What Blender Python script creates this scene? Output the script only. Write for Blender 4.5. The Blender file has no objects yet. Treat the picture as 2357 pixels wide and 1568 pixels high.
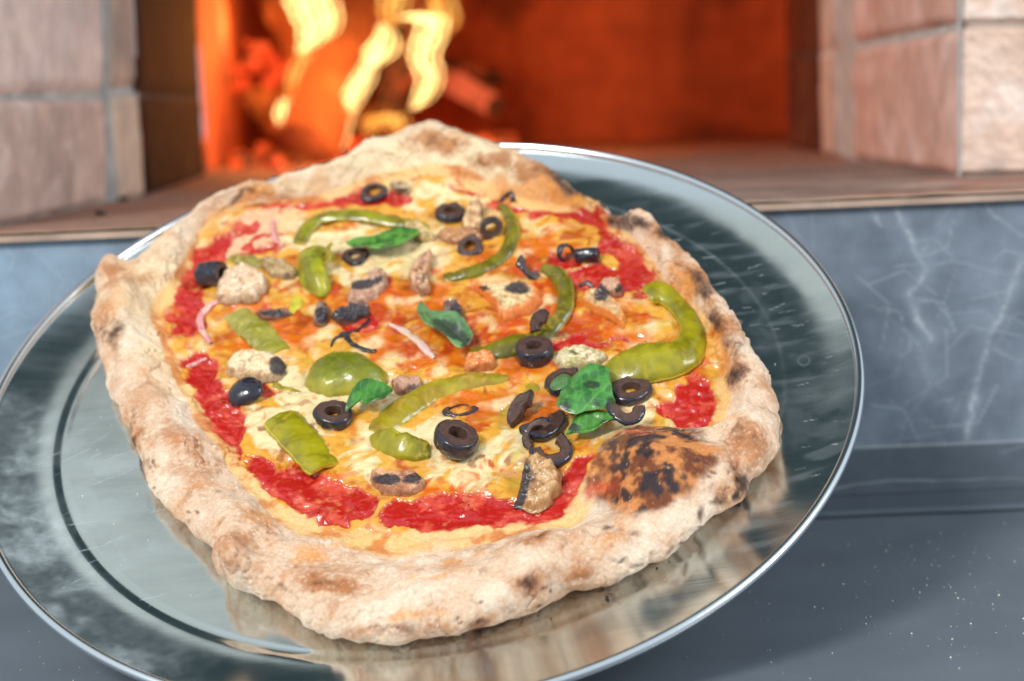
import bpy, math, random
import numpy as np
from mathutils import Matrix, Vector
random.seed(7); rng = np.random.default_rng(11)
S = bpy.context.scene
COL = S.collection

# ------------------------------------------------------------------ camera, world, lamps, exposure
FPX, CX, CY = 4400.0, 1178.5, 784.0            # focal length and centre, in units of a 2357 x 1568 picture
Z0 = 0.2305                                     # camera height above the ledge
pit, rol = math.radians(7.3), math.radians(2.4)
up_c = np.array([-math.sin(rol)*math.cos(pit), math.cos(rol)*math.cos(pit), math.sin(pit)])
fw = np.array([0, 0, -1.0]); fw = fw-(fw@up_c)*up_c; fw /= np.linalg.norm(fw)
W = np.stack([np.cross(fw, up_c), fw, up_c])    # camera axes -> world axes
CAM = np.array([0, 0, Z0])
cd = bpy.data.cameras.new('camera'); cam = bpy.data.objects.new('camera', cd); COL.objects.link(cam)
mw = Matrix.Identity(4)
for i in range(3):
    for j in range(3): mw[i][j] = W[i, j]
    mw[i][3] = CAM[i]
cam.matrix_world = mw
cd.sensor_width = 36; cd.lens = 36*FPX/2357; cd.clip_start = .02; cd.clip_end = 50
cd.dof.use_dof = True; cd.dof.focus_distance = 0.80; cd.dof.aperture_fstop = 6.8
S.camera = cam
S.view_settings.view_transform = 'Standard'; S.view_settings.look = 'None'
S.view_settings.exposure = 0.05; S.view_settings.gamma = 1
S.render.engine = 'CYCLES'

wd = bpy.data.worlds.new('World'); S.world = wd; wd.use_nodes = True
nt = wd.node_tree; nt.nodes.clear()
def wn(t, **k):
    n = nt.nodes.new(t)
    for a, b in k.items(): setattr(n, a, b)
    return n
out = wn('ShaderNodeOutputWorld'); bg = wn('ShaderNodeBackground'); nt.links.new(bg.outputs[0], out.inputs[0])
tc = wn('ShaderNodeTexCoord'); 
def dotn(v, a, b):
    d = wn('ShaderNodeVectorMath', operation='DOT_PRODUCT'); d.inputs[1].default_value = Vector(v).normalized()
    nt.links.new(tc.outputs['Generated'], d.inputs[0])
    q = wn('ShaderNodeMath', operation='MULTIPLY_ADD'); q.inputs[1].default_value = b
    nt.links.new(nz.outputs['Fac'], q.inputs[0]); nt.links.new(d.outputs['Value'], q.inputs[2])
    m = wn('ShaderNodeMapRange', interpolation_type='SMOOTHSTEP'); m.inputs[1].default_value = a[0]+b/2; m.inputs[2].default_value = a[1]+b/2
    nt.links.new(q.outputs[0], m.inputs[0]); return m.outputs[0]
def mixn(f, a, b):
    m = wn('ShaderNodeMix', data_type='RGBA'); nt.links.new(f, m.inputs[0])
    if isinstance(a, tuple): m.inputs[6].default_value = a
    else: nt.links.new(a, m.inputs[6])
    m.inputs[7].default_value = b; return m.outputs[2]
nz = wn('ShaderNodeTexNoise'); nz.inputs['Scale'].default_value = 6; nz.inputs['Detail'].default_value = 4
nt.links.new(tc.outputs['Generated'], nz.inputs['Vector'])
dark_patch = dotn((0.05, .55, .83), (.835, .885), .03)             # dark area added to the sky for the tray to mirror
pale_patch = dotn((-.37, .25, .90), (.982, .991), .006)             # small pale area added left of it, mirrored in the tray's left
c_ = mixn(dark_patch, (.74, .86, .97, 1), (.035, .062, .072, 1)); c_ = mixn(pale_patch, c_, (.66, .74, .73, 1))
nt.links.new(c_, bg.inputs[0]); bg.inputs[1].default_value = 0.78

def area(name, loc, target, size, power, color):
    l = bpy.data.lights.new(name, 'AREA'); l.shape = 'DISK'; l.size = size; l.energy = power; l.color = color
    o = bpy.data.objects.new(name, l); COL.objects.link(o); o.location = loc
    o.rotation_euler = (Vector(target)-Vector(loc)).to_track_quat('-Z', 'Y').to_euler(); return o
area('key_light', (-1.45, -1.15, 1.95), (0, 0.9, 0.1), 0.75, 78, (1.0, 0.98, 0.95))
area('fill_light', (1.9, 0.0, 1.3), (0, 0.9, 0.1), 1.0, 28, (0.86, 0.93, 1.0))

# ------------------------------------------------------------------ picture <-> space
Rt = 0.2
n_c = np.array([-0.10461, 0.78985, 0.60431]); N = W@n_c; N /= np.linalg.norm(N)
Cr = W@np.array([-0.04341535, -0.01745787, -0.8675])+CAM      # centre of the tray's rim plane
U = W@np.array([1.0, 0, 0]); U -= (U@N)*N; U /= np.linalg.norm(U); V = np.cross(N, U)
TD = 0.007
ORG = Cr-N*TD                                                # centre of the tray's base
FR = np.stack([U, V, N], 1)
def ray(px, py): return W@np.array([(px-CX)/FPX, -(py-CY)/FPX, -1.0])
def hit(px, py, P0, n):
    v = ray(px, py); return CAM+v*(((np.asarray(P0)-CAM)@n)/(v@n))
def loc(px, py, w=0.0):                                      # tray-frame (u,v) of the spot seen at (px,py) at height w
    p = hit(px, py, ORG+N*w, N)-ORG
    return np.array([p@U, p@V])
def proj(uvw):
    p = uvw@FR.T+ORG-CAM; c = p@W
    return CX+FPX*c[..., 0]/-c[..., 2], CY-FPX*c[..., 1]/-c[..., 2]
HZ = Z0-0.0605                                               # hearth height
def grd(px, py, z=HZ): return hit(px, py, (0, 0, z), np.array([0, 0, 1.0]))
KU = 0.195e-3                                                # metres per picture unit on the tray

# ------------------------------------------------------------------ noise
_perm = rng.permutation(256); _perm = np.concatenate([_perm, _perm, _perm])
_g = rng.normal(size=(256, 3)); _g /= np.linalg.norm(_g, axis=1)[:, None]
def pn(P, sc, seed=0):
    P = np.asarray(P, float)*sc+seed*17.31+100.0
    i = np.floor(P).astype(int); f = P-i; u = f*f*f*(f*(f*6-15)+10); i &= 255
    r = np.zeros(P.shape[:-1])
    for a in (0, 1):
        for b in (0, 1):
            for c in (0, 1):
                h = _perm[_perm[_perm[i[..., 0]+a]+i[..., 1]+b]+i[..., 2]+c]
                d = (_g[h]*(f-np.array([a, b, c]))).sum(-1)
                r += d*(u[..., 0] if a else 1-u[..., 0])*(u[..., 1] if b else 1-u[..., 1])*(u[..., 2] if c else 1-u[..., 2])
    return r*1.5
def fbm(P, sc, o=4, seed=0):
    r = 0; a = 1
    for k in range(o): r = r+a*pn(P, sc*2.03**k, seed+k); a *= .55
    return r
def ss(x, a, b):
    t = np.clip((x-a)/(b-a), 0, 1); return t*t*(3-2*t)
def lin(*c):
    c = np.array(c, float)/255; return np.where(c < .04045, c/12.92, ((c+.055)/1.055)**2.4)
def mix(a, b, t):
    t = np.asarray(t)[..., None]; return a*(1-t)+b*t

# ------------------------------------------------------------------ mesh and material helpers
def mesh_np(name, verts, quads, cols=None, wet=None, normals=None, smooth=True, tris=None):
    me = bpy.data.meshes.new(name)
    verts = np.ascontiguousarray(verts, dtype=np.float32)
    nq = len(quads); nt3 = 0 if tris is None else len(tris)
    me.vertices.add(len(verts)); me.vertices.foreach_set('co', verts.ravel())
    idx = np.asarray(quads, dtype=np.int32).ravel()
    st = np.arange(nq)*4
    if nt3:
        idx = np.concatenate([idx, np.asarray(tris, dtype=np.int32).ravel()]); st = np.concatenate([st, nq*4+np.arange(nt3)*3])
    me.loops.add(len(idx)); me.loops.foreach_set('vertex_index', idx)
    me.polygons.add(nq+nt3); me.polygons.foreach_set('loop_start', st.astype(np.int32))
    me.polygons.foreach_set('use_smooth', np.full(nq+nt3, smooth))
    me.update(calc_edges=True); me.validate()
    if cols is not None:
        a = me.color_attributes.new('Col', 'FLOAT_COLOR', 'POINT')
        c = np.ones((len(verts), 4), np.float32); c[:, :3] = cols; a.data.foreach_set('color', c.ravel())
    if wet is not None:
        a = me.attributes.new('Wet', 'FLOAT', 'POINT'); a.data.foreach_set('value', np.asarray(wet, np.float32))
    if normals is not None:
        me.normals_split_custom_set_from_vertices([tuple(n) for n in normals.tolist()])
    return me
def link(name, me, mat, parent=None, frame=None):
    o = bpy.data.objects.new(name, me); COL.objects.link(o)
    if mat: me.materials.append(mat)
    if parent: o.parent = parent
    if frame is not None: o.matrix_world = frame
    return o
def tag(o, label=None, cat=None, group=None, kind=None):
    if label: o['label'] = label
    if cat: o['category'] = cat
    if group: o['group'] = group
    if kind: o['kind'] = kind
    return o
def frame_at(u, v, w):
    p = ORG+U*u+V*v+N*w; m = Matrix.Identity(4)
    for i in range(3):
        m[i][0], m[i][1], m[i][2], m[i][3] = U[i], V[i], N[i], p[i]
    return m
def empty(name, m):
    o = bpy.data.objects.new(name, None); COL.objects.link(o); o.matrix_world = m; o.empty_display_size = .01; return o
def gridq(a, b, wrap=True):                                  # a rows, b columns
    j = np.arange(b if wrap else b-1); i = np.arange(a-1)
    I, J = np.meshgrid(i, j, indexing='ij'); J2 = (J+1) % b
    return np.stack([I*b+J, I*b+J2, (I+1)*b+J2, (I+1)*b+J], -1).reshape(-1, 4)

def mat(name, base=(.5, .5, .5), rough=.5, metal=0, attr=False, wetattr=False, bump=0, bscale=800, bdist=.0006, sss=0, sssr=.003,
        coat=0, emis=None, estr=0, vary=0, vscale=300, spec=.5, detail=4, trans=0):
    m = bpy.data.materials.new(name); m.use_nodes = True; t = m.node_tree; b = t.nodes['Principled BSDF']
    b.inputs['Base Color'].default_value = (*base, 1); b.inputs['Roughness'].default_value = rough; b.inputs['Metallic'].default_value = metal
    b.inputs['Specular IOR Level'].default_value = spec
    L = t.links.new; tcn = t.nodes.new('ShaderNodeTexCoord')
    src = None
    if attr:
        a = t.nodes.new('ShaderNodeAttribute'); a.attribute_name = 'Col'; src = a.outputs['Color']
    if vary:
        n = t.nodes.new('ShaderNodeTexNoise'); n.inputs['Scale'].default_value = vscale; n.inputs['Detail'].default_value = 5
        L(tcn.outputs['Object'], n.inputs['Vector'])
        mr = t.nodes.new('ShaderNodeMapRange'); mr.inputs[1].default_value = .3; mr.inputs[2].default_value = .7
        mr.inputs[3].default_value = 1-vary; mr.inputs[4].default_value = 1+vary
        L(n.outputs['Fac'], mr.inputs[0])
        mx = t.nodes.new('ShaderNodeMix'); mx.data_type = 'RGBA'; mx.blend_type = 'MULTIPLY'; mx.inputs[0].default_value = 1
        if src: L(src, mx.inputs[6])
        else: mx.inputs[6].default_value = (*base, 1)
        L(mr.outputs[0], mx.inputs[7]); src = mx.outputs[2]
    if src: L(src, b.inputs['Base Color'])
    if wetattr:
        a2 = t.nodes.new('ShaderNodeAttribute'); a2.attribute_name = 'Wet'; L(a2.outputs['Fac'], b.inputs['Roughness'])
    if bump:
        n2 = t.nodes.new('ShaderNodeTexNoise'); n2.inputs['Scale'].default_value = bscale; n2.inputs['Detail'].default_value = detail
        L(tcn.outputs['Object'], n2.inputs['Vector'])
        bp = t.nodes.new('ShaderNodeBump'); bp.inputs['Strength'].default_value = bump; bp.inputs['Distance'].default_value = bdist
        L(n2.outputs['Fac'], bp.inputs['Height']); L(bp.outputs[0], b.inputs['Normal'])
    if sss:
        b.inputs['Subsurface Weight'].default_value = sss; b.inputs['Subsurface Scale'].default_value = sssr
        b.inputs['Subsurface Radius'].default_value = (1, .5, .25)
    if coat: b.inputs['Coat Weight'].default_value = coat; b.inputs['Coat Roughness'].default_value = .09
    if trans: b.inputs['Transmission Weight'].default_value = trans
    if emis:
        b.inputs['Emission Color'].default_value = (*emis, 1); b.inputs['Emission Strength'].default_value = estr
    return m

# ------------------------------------------------------------------ the setting: ledge, slate riser, hearth
def plane_grid(name, x0, x1, nx, f, nrow, material, colf=None, **k):
    pass
L_slate = mat('slate', attr=True, rough=.42, bump=.25, bscale=160, bdist=.001, vary=.12, vscale=60, spec=.45)
L_ledge = mat('ledge_slate', base=tuple(lin(98, 105, 112)), rough=.36, bump=.15, bscale=120, bdist=.0006, vary=.14, vscale=14, spec=.5)
FY = 1.0                                                      # the riser stands here
def dist_poly(X, Y, pts):
    d = np.full(X.shape, 1e9)
    for (x0, y0), (x1, y1) in zip(pts[:-1], pts[1:]):
        t = np.clip(((X-x0)*(x1-x0)+(Y-y0)*(y1-y0))/((x1-x0)**2+(y1-y0)**2), 0, 1)
        d = np.minimum(d, np.hypot(X-x0-t*(x1-x0), Y-y0-t*(y1-y0)))
    return d
nx, nz_ = 1300, 300
xs = np.linspace(-.9, .9, nx); zs = np.linspace(0.012, HZ-.0015, nz_)
XX, ZZ = np.meshgrid(xs, zs); P3 = np.stack([XX, np.full_like(XX, FY), ZZ], -1)
wx = XX+.003*pn(P3, 60, 3)+.0012*pn(P3, 200, 5)+.0005*pn(P3, 600, 15); wz = ZZ+.002*pn(P3, 70, 4)+.0010*pn(P3, 240, 6)
def rz(px, py): p = hit(px, py, (0, FY, 0), np.array([0, 1.0, 0])); return (p[0], p[2])
veins = [([(2060, 455), (2090, 540), (2130, 620), (2090, 680), (2140, 780)], .0009, .9),
         ([(2357, 590), (2320, 680), (2270, 800), (2240, 900), (2225, 1010)], .0011, .8),
         ([(1990, 455), (2030, 520)], .0006, .5), ([(2260, 440), (2290, 500), (2357, 540)], .0005, .5),
         ([(1800, 470), (1850, 560), (1830, 640)], .0004, .35), ([(60, 560), (140, 640), (120, 720)], .0004, .3),
         ([(2120, 620), (2200, 600), (2330, 640)], .0004, .35), ([(2000, 700), (2090, 760), (2170, 900)], .0004, .3),
         ([(2270, 800), (2357, 830)], .0005, .4), ([(2150, 930), (2240, 900)], .0004, .4)]
vm = np.zeros_like(XX)
for pts, wd_, am in veins:
    d = dist_poly(wx, wz, [rz(*p) for p in pts]); brk = .55+.6*pn(P3, 130, 9)
    vm = np.maximum(vm, .75*am*np.clip(brk-.15+.5*pn(P3, 400, 29), 0, 1)*np.exp(-(d/(wd_*.8))**1.3)+.12*am*np.exp(-(d/(wd_*3))**2))
for k in range(150):                                           # faint scratches in random arcs
    x = rng.uniform(-.32, .32); z = rng.uniform(.03, HZ-.005); a = rng.uniform(0, 3.1); l = rng.uniform(.006, .03)
    sel = (abs(XX-x) < .04) & (abs(ZZ-z) < .04)
    d = dist_poly(XX[sel], ZZ[sel], [(x, z), (x+l*math.cos(a), z+l*math.sin(a)), (x+1.7*l*math.cos(a+.5), z+1.7*l*math.sin(a+.5))])
    vm[sel] = np.maximum(vm[sel], rng.uniform(.1, .3)*np.exp(-(d/.0004)**1.5))
cl = .5+.45*fbm(P3, 9, 4, 2)+.35*fbm(P3, 45, 4, 12)
cc = mix(lin(98, 107, 118), lin(134, 143, 154), np.clip(cl, 0, 1))
cc = mix(cc, lin(158, 184, 204), ss(-XX, .1, .3)*.6)
strip = ss(-ZZ, -.0375, -.0355)
cc = mix(cc, lin(86, 94, 103), strip*.95)
zj = .0372+.0005*pn(P3, 12, 8)-.002*XX+.0005
jn = np.exp(-((ZZ-zj)/.0006)**2)*np.clip(.75+.6*pn(P3, 60, 11), .2, 1)
zj2 = .0168+.0022*pn(P3, 22, 18)+.0008*pn(P3, 90, 19); jn = np.maximum(jn, .8*np.exp(-((ZZ-zj2)/.0005)**2)*np.clip(.6+.9*pn(P3, 50, 12), .1, 1))
cc = mix(cc, lin(205, 212, 215), np.clip(vm, 0, .8)); cc = mix(cc, lin(176, 180, 176), jn*.8)
ri = link('slate_riser', mesh_np('slate_riser', P3.reshape(-1, 3), gridq(nz_, nx, False)[:, ::-1], cc.reshape(-1, 3)), L_slate)
tag(ri, kind='structure')

def box_obj(name, x0, x1, y0, y1, z0, z1, m, parent=None, bev=0):
    v = np.array([(x, y, z) for x in (x0, x1) for y in (y0, y1) for z in (z0, z1)], float)
    q = [(0, 1, 3, 2), (4, 6, 7, 5), (0, 4, 5, 1), (2, 3, 7, 6), (0, 2, 6, 4), (1, 5, 7, 3)]
    me = mesh_np(name, v, q, smooth=False); o = link(name, me, m, parent)
    if bev: b = o.modifiers.new('b', 'BEVEL'); b.width = bev; b.segments = 3
    return o
led = box_obj('ledge', -1.4, 1.4, -.3, FY+.04, -.05, 0, L_ledge); tag(led, kind='structure')
# joint bead where riser meets ledge
m_joint = mat('joint_grout', base=tuple(lin(84, 92, 101)), rough=.8, bump=.4, bscale=300)
xs = np.linspace(-.9, .9, 500); prof = np.array([(0, 0), (-.0026, .0001), (-.002, .0016), (-.0006, .0026), (0, .003)])
vv = []
for (py_, pz_) in prof: vv.append(np.stack([xs, FY+py_*(1+.4*pn(np.stack([xs, 0*xs, 0*xs], -1), 40, 1)), np.full_like(xs, .0005+pz_)*(1+.0*xs)], -1))
jb = link('slate_joint', mesh_np('slate_joint', np.concatenate(vv), gridq(5, 500, False)), m_joint); tag(jb, kind='structure')
m_dark = mat('slate_foot', base=tuple(lin(84, 92, 101)), rough=.4, vary=.1, vscale=30)
tag(box_obj('slate_foot', -.9, .9, FY+.0005, FY+.02, -.01, .014, m_dark), kind='structure')

# hearth: floor of tile running into the oven
nx, ny = 700, 500
xs = np.linspace(-.9, .9, nx); ys = FY-.004+(np.linspace(0, 1, ny)**1.8)*2.0
XX, YY = np.meshgrid(xs, ys); P3 = np.stack([XX, YY, np.zeros_like(XX)], -1)
st_ = fbm(P3*np.array([.55, 1, 1]), 20, 4, 5); st2 = fbm(P3, 7, 3, 8)
hc = mix(lin(134, 110, 98), lin(112, 88, 76), ss(st_, -.3, .5)); hc = mix(hc, lin(186, 158, 138), ss(st_+.4*st2, .25, .75)*.6)
hc = mix(hc, lin(150, 78, 44), ss(st2, .1, .5)*.5)
hc = mix(hc, lin(196, 166, 142), np.exp(-((YY-FY)/.012)**2)*.75)
hc = mix(hc, lin(150, 95, 65), ss(-XX, .0, .15)*ss(-YY, -1.35, -1.1)*.3)
# soot and ash inside
hc = mix(hc, lin(120, 70, 45), ss(YY, 1.5, 1.9)*.5)
P3[..., 2] = HZ+.0006*fbm(P3, 30, 3, 3)
M_hearth = mat('hearth_tile', attr=True, rough=.7, bump=.5, bscale=90, bdist=.0015, vary=.15, vscale=70)
he = link('hearth', mesh_np('hearth', P3.reshape(-1, 3), gridq(ny, nx, False), hc.reshape(-1, 3)), M_hearth); tag(he, kind='structure')
M_lip = mat('hearth_lip', base=tuple(lin(176, 148, 128)), rough=.7, bump=.5, bscale=150, vary=.25, vscale=35)
tag(box_obj('hearth_lip', -.9, .9, FY-.0042, FY+.03, HZ-.0045, HZ-.0012, M_lip), kind='structure')

# ------------------------------------------------------------------ brick oven
oven = bpy.data.objects.new('brick_oven', None); COL.objects.link(oven); oven.location = (0, 1.6, HZ)
tag(oven, 'pink brick oven mouth with a wood fire glowing orange inside, behind the tray', 'oven')
bpy.context.view_layer.update()
def child(name, me, m, parent=oven):
    o = bpy.data.objects.new(name, me); COL.objects.link(o); me.materials.append(m); o.parent = parent
    o.matrix_parent_inverse = parent.matrix_world.inverted(); return o
M_brick = mat('pink_brick', attr=True, rough=.85, spec=.12, bump=.7, bscale=70, bdist=.0025, vary=.16, vscale=40)
M_brickw = mat('pale_brick', attr=True, rough=.7, bump=.9, bscale=160, bdist=.003, vary=.14, vscale=90)
M_mort = mat('mortar', base=tuple(lin(178, 176, 170)), rough=.9, spec=.1, bump=.6, bscale=200, bdist=.001, vary=.2, vscale=60)
M_mort2 = mat('corner_mortar', base=tuple(lin(188, 170, 158)), rough=.9, spec=.1, bump=.6, bscale=200, vary=.2, vscale=60)
M_mortd = mat('sooty_mortar', base=tuple(lin(70, 66, 66)), rough=.9, spec=.1, bump=.6, bscale=200, vary=.3, vscale=50)
class Facet:
    """a wall face standing on the hearth between two ground points, leaning by the same amount as its edges"""
    def __init__(s, g0, g1, h=.34):
        s.a = grd(*g0); s.b = grd(*g1); d = s.b-s.a; s.n = np.array([-d[1], d[0], 0]); s.n /= np.linalg.norm(s.n)
        if s.n@(CAM-s.a) < 0: s.n = -s.n
        s.h = h
    def p(s, px, py): return hit(px, py, s.a, s.n)
    def quad_slab(s, c, off, th, m, name, cols=None, nn=26, parent=oven, rough=.0010, seed=0, blobs=(), er=.0016):
        c = [s.p(*q) if len(q) == 2 else np.array(q) for q in c]   # bl, br, tr, tl
        t = np.linspace(0, 1, nn); A, B = np.meshgrid(t, t)
        g = ((1-A)*(1-B))[..., None]*c[0]+(A*(1-B))[..., None]*c[1]+(A*B)[..., None]*c[2]+((1-A)*B)[..., None]*c[3]
        ed = np.minimum(np.minimum(A, 1-A)*np.linalg.norm(c[1]-c[0]), np.minimum(B, 1-B)*np.linalg.norm(c[3]-c[0]))
        rd = np.clip(ed/er, 0, 1); prof_ = np.sqrt(1-(1-rd)**2)
        g = g+s.n*(off+th*prof_+rough*fbm(g, 40, 3, seed))[..., None]
        col = None
        if cols is not None:
            f = .5+.6*fbm(g, 16, 4, seed+3); col = mix(cols[0], cols[1], np.clip(f, 0, 1))
            f2 = ss(fbm(g, 26, 3, seed+9), .25, .6); col = mix(col, cols[2], f2*.6)
            for (bx, by, br, bc, ba) in blobs:
                q = s.p(bx, by); dd = np.linalg.norm(g-q, axis=-1)/(br*np.linalg.norm(q-CAM)/FPX)
                col = mix(col, bc, ba*np.exp(-dd**2*1.2)*np.clip(.8+.8*pn(g, 90, seed), 0, 1))
            col = col.reshape(-1, 3)
        return child(name, mesh_np(name, g.reshape(-1, 3), gridq(nn, nn, False), col), m, parent)
    def backing(s, l0, l1, m, name, t=.03, dz=.0):           # mortar slab from the two vertical edges given as (bottom px, top px)
        c = [s.p(*l0[0]), s.p(*l1[0]), s.p(*l1[1]), s.p(*l0[1])]
        c2 = [q-s.n*t for q in c]; v = np.array(c+c2)
        q = [(0, 1, 2, 3), (5, 4, 7, 6), (0, 4, 5, 1), (1, 5, 6, 2), (2, 6, 7, 3), (3, 7, 4, 0)]
        return child(name, mesh_np(name, v, q, smooth=False), m)
K = lin(52, 40, 36)
pinks = (lin(190, 156, 140), lin(172, 140, 126), lin(205, 172, 156)); pinks2 = (lin(206, 170, 156), lin(194, 150, 132), lin(216, 190, 180))
# left splayed face
f = Facet((0, 520), (245, 466)); TOP = -260
pr = f.backing(((-44, 530), (-44, TOP)), ((262, 468), (236, TOP)), M_mort, 'mortar')
def lx(y, x0, x1): return x0+(x1-x0)*y/460.0
f.quad_slab([(-42, 526), (238, 463), (236, 232), (-42, 232)], .0002, .004, M_brick, 'brick', (lin(212, 184, 168), lin(180, 156, 144), lin(224, 200, 186)), seed=1, blobs=[(60, 330, 50, lin(120, 100, 90), .5), (150, 440, 60, lin(150, 130, 120), .4), (60, 270, 30, lin(110, 90, 90), .5)])
f.quad_slab([(-42, 218), (232, 208), (222, TOP), (-42, TOP)], .0002, .004, M_brick, 'brick', (lin(224, 200, 186), lin(206, 186, 176), lin(230, 204, 188)), seed=2, blobs=[(105, 75, 14, lin(80, 76, 84), .9), (60, 190, 40, lin(140, 120, 118), .5)])
f2 = Facet((-44, 530), (-600, 557))
f2.backing(((-44, 530), (-44, TOP)), ((-620, 558), (-620, TOP)), M_mort2, 'mortar', t=.02)
f2.quad_slab([(-46, 528), (-600, 552), (-600, 244), (-46, 236)], .0002, .004, M_brickw, 'brick', (lin(214, 184, 168), lin(196, 160, 140), lin(232, 212, 200)), seed=21)
f2.quad_slab([(-46, 222), (-600, 228), (-600, TOP), (-46, TOP)], .0002, .004, M_brickw, 'brick', (lin(214, 184, 168), lin(196, 160, 140), lin(232, 212, 200)), seed=22)
f = Facet((258, 464), (327, 452))
f.backing(((250, 466), (236, TOP)), ((329, 452), (296, TOP)), M_mort, 'mortar')
f.quad_slab([(268, 462), (325, 450), (308, 222), (252, 226)], .0002, .003, M_brick, 'brick', (lin(206, 178, 154), lin(186, 162, 144), lin(214, 190, 170)), seed=3)
f.quad_slab([(250, 202), (303, 200), (290, TOP), (242, TOP)], .0002, .003, M_brick, 'brick', (lin(188, 158, 136), lin(160, 140, 128), lin(206, 176, 152)), seed=4)
f = Facet((327, 452), (470, 402))
f.backing(((325, 453), (298, TOP)), ((472, 402), (436, TOP)), M_mortd, 'sooty_mortar')
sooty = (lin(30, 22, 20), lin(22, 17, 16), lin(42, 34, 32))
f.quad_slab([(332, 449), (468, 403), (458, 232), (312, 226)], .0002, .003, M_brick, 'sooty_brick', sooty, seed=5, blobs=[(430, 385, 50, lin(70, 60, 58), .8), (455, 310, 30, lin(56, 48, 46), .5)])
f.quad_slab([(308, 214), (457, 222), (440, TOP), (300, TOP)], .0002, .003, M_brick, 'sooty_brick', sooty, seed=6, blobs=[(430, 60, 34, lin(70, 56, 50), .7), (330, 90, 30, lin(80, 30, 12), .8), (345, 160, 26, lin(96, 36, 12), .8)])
# right side
f = Facet((2205, 405), (2500, 398)); 
f.backing(((2205, 407), (2207, TOP)), ((2600, 400), (2620, TOP)), M_mort2, 'mortar', t=.02)
wh = (lin(228, 200, 182), lin(212, 178, 156), lin(240, 224, 212))
f.quad_slab([(2205, 400), (2560, 390), (2560, 60), (2205, 66)], .0002, .004, M_brickw, 'brick', wh, nn=60, er=.0012, rough=.0008, seed=7, blobs=[(2215, 398, 16, K, .8), (2290, 390, 30, lin(90, 90, 96), .6), (2260, 290, 14, lin(150, 110, 100), .6)])
f.quad_slab([(2205, 50), (2560, 46), (2560, TOP), (2207, TOP)], .0002, .004, M_brickw, 'brick', wh, nn=50, er=.0012, rough=.0008, seed=8)
f = Facet((1958, 366), (2205, 406))
f.backing(((1950, 365), (1948, TOP)), ((2206, 406), (2205, TOP)), M_mort, 'mortar', t=.0015)
f.quad_slab([(1972, 364), (2206, 403), (2206, 72), (1970, 116)], .0002, .004, M_brick, 'brick', pinks2, seed=9, blobs=[(2180, 230, 22, lin(100, 76, 70), .8), (2172, 150, 16, lin(110, 84, 76), .8), (2150, 330, 30, lin(170, 120, 100), .5), (2050, 110, 24, lin(190, 120, 80), .6)])
f.quad_slab([(1970, 98), (2206, 52), (2206, TOP), (1966, TOP)], .0002, .004, M_brick, 'brick', pinks2, seed=10)
f = Facet((1893, 352), (1958, 366))
f.backing(((1893, 352), (1884, TOP)), ((1962, 367), (1964, TOP)), M_mort, 'mortar')
f.quad_slab([(1899, 352), (1936, 360), (1934, 126), (1896, 122)], .0002, .003, M_brick, 'brick', (lin(196, 180, 166), lin(170, 156, 146), lin(206, 194, 184)), seed=11, blobs=[(1928, 300, 16, lin(130, 120, 110), .6)])
f.quad_slab([(1896, 112), (1934, 108), (1930, TOP), (1888, TOP)], .0002, .003, M_brick, 'brick', (lin(190, 172, 160), lin(165, 156, 150), lin(206, 194, 184)), seed=12)
f = Facet((1818, 338), (1893, 352))
f.backing(((1816, 338), (1808, TOP)), ((1895, 353), (1886, TOP)), M_mortd, 'sooty_mortar')
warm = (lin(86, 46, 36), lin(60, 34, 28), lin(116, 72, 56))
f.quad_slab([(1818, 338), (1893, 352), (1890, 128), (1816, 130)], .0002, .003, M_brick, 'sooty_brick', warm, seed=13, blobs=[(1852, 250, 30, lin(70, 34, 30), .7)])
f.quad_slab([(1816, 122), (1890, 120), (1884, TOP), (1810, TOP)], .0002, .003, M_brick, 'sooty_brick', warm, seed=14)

# chamber wall: polyline on the hearth, bricks laid in the colour and relief
wl = [grd(470, 402), grd(500, 385), grd(620, 352), grd(820, 338), grd(1100, 332), grd(1300, 331), grd(1457, 326), grd(1640, 317), grd(1806, 307), grd(2050, 305), grd(1980, 330), grd(1893, 352)]
wl = np.array(wl); seg = np.r_[0, np.cumsum(np.linalg.norm(np.diff(wl[:, :2], axis=0), axis=1))]
ns = 420; s_ = np.linspace(0, seg[-1], ns); px_ = np.interp(s_, seg, wl[:, 0]); py_ = np.interp(s_, seg, wl[:, 1])
kk = np.hanning(91); kk /= kk.sum(); px_, py_ = (np.convolve(np.r_[[q[0]]*45, q, [q[-1]]*45], kk, 'valid') for q in (px_, py_))
zz = np.linspace(-.002, .42, 170); SS, ZB = np.meshgrid(s_, zz)
lean = 1-.25*ss(ZB, .2, .45)
cxm, cym = px_.mean(), py_.mean()
G = np.stack([cxm+(px_[None]-cxm)*lean, cym+(py_[None]-cym)*lean, HZ+ZB], -1)
row = np.floor(ZB/.068); fb = (SS/.135+.5*(row % 2)) % 1; fr = (ZB/.068) % 1
mort = np.maximum(ss(-np.minimum(fb, 1-fb)*.135, -.006, -.002), ss(-np.minimum(fr, 1-fr)*.068, -.006, -.002))
rid = row*31+np.floor(SS/.135+.5*(row % 2)); tone = (np.sin(rid*12.9898)*43758.5453) % 1
gc = mix(lin(190, 112, 78), lin(160, 84, 58), tone); gc = mix(gc, lin(120, 70, 52), mort*.22); gc = mix(lin(172, 98, 66), gc, .45+0*tone); gc = mix(gc, lin(96, 52, 38), ss(fbm(G, 7, 4, 4), -.15, .55)*.7)
M_cham = mat('chamber_brick', attr=True, rough=.85, vary=.2, vscale=30)
child('chamber_wall', mesh_np('chamber_wall', G.reshape(-1, 3), gridq(170, ns, False), gc.reshape(-1, 3)), M_cham)
M_soot = mat('soot', base=(.02, .018, .016), rough=.9, vary=.3, vscale=10)
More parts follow.
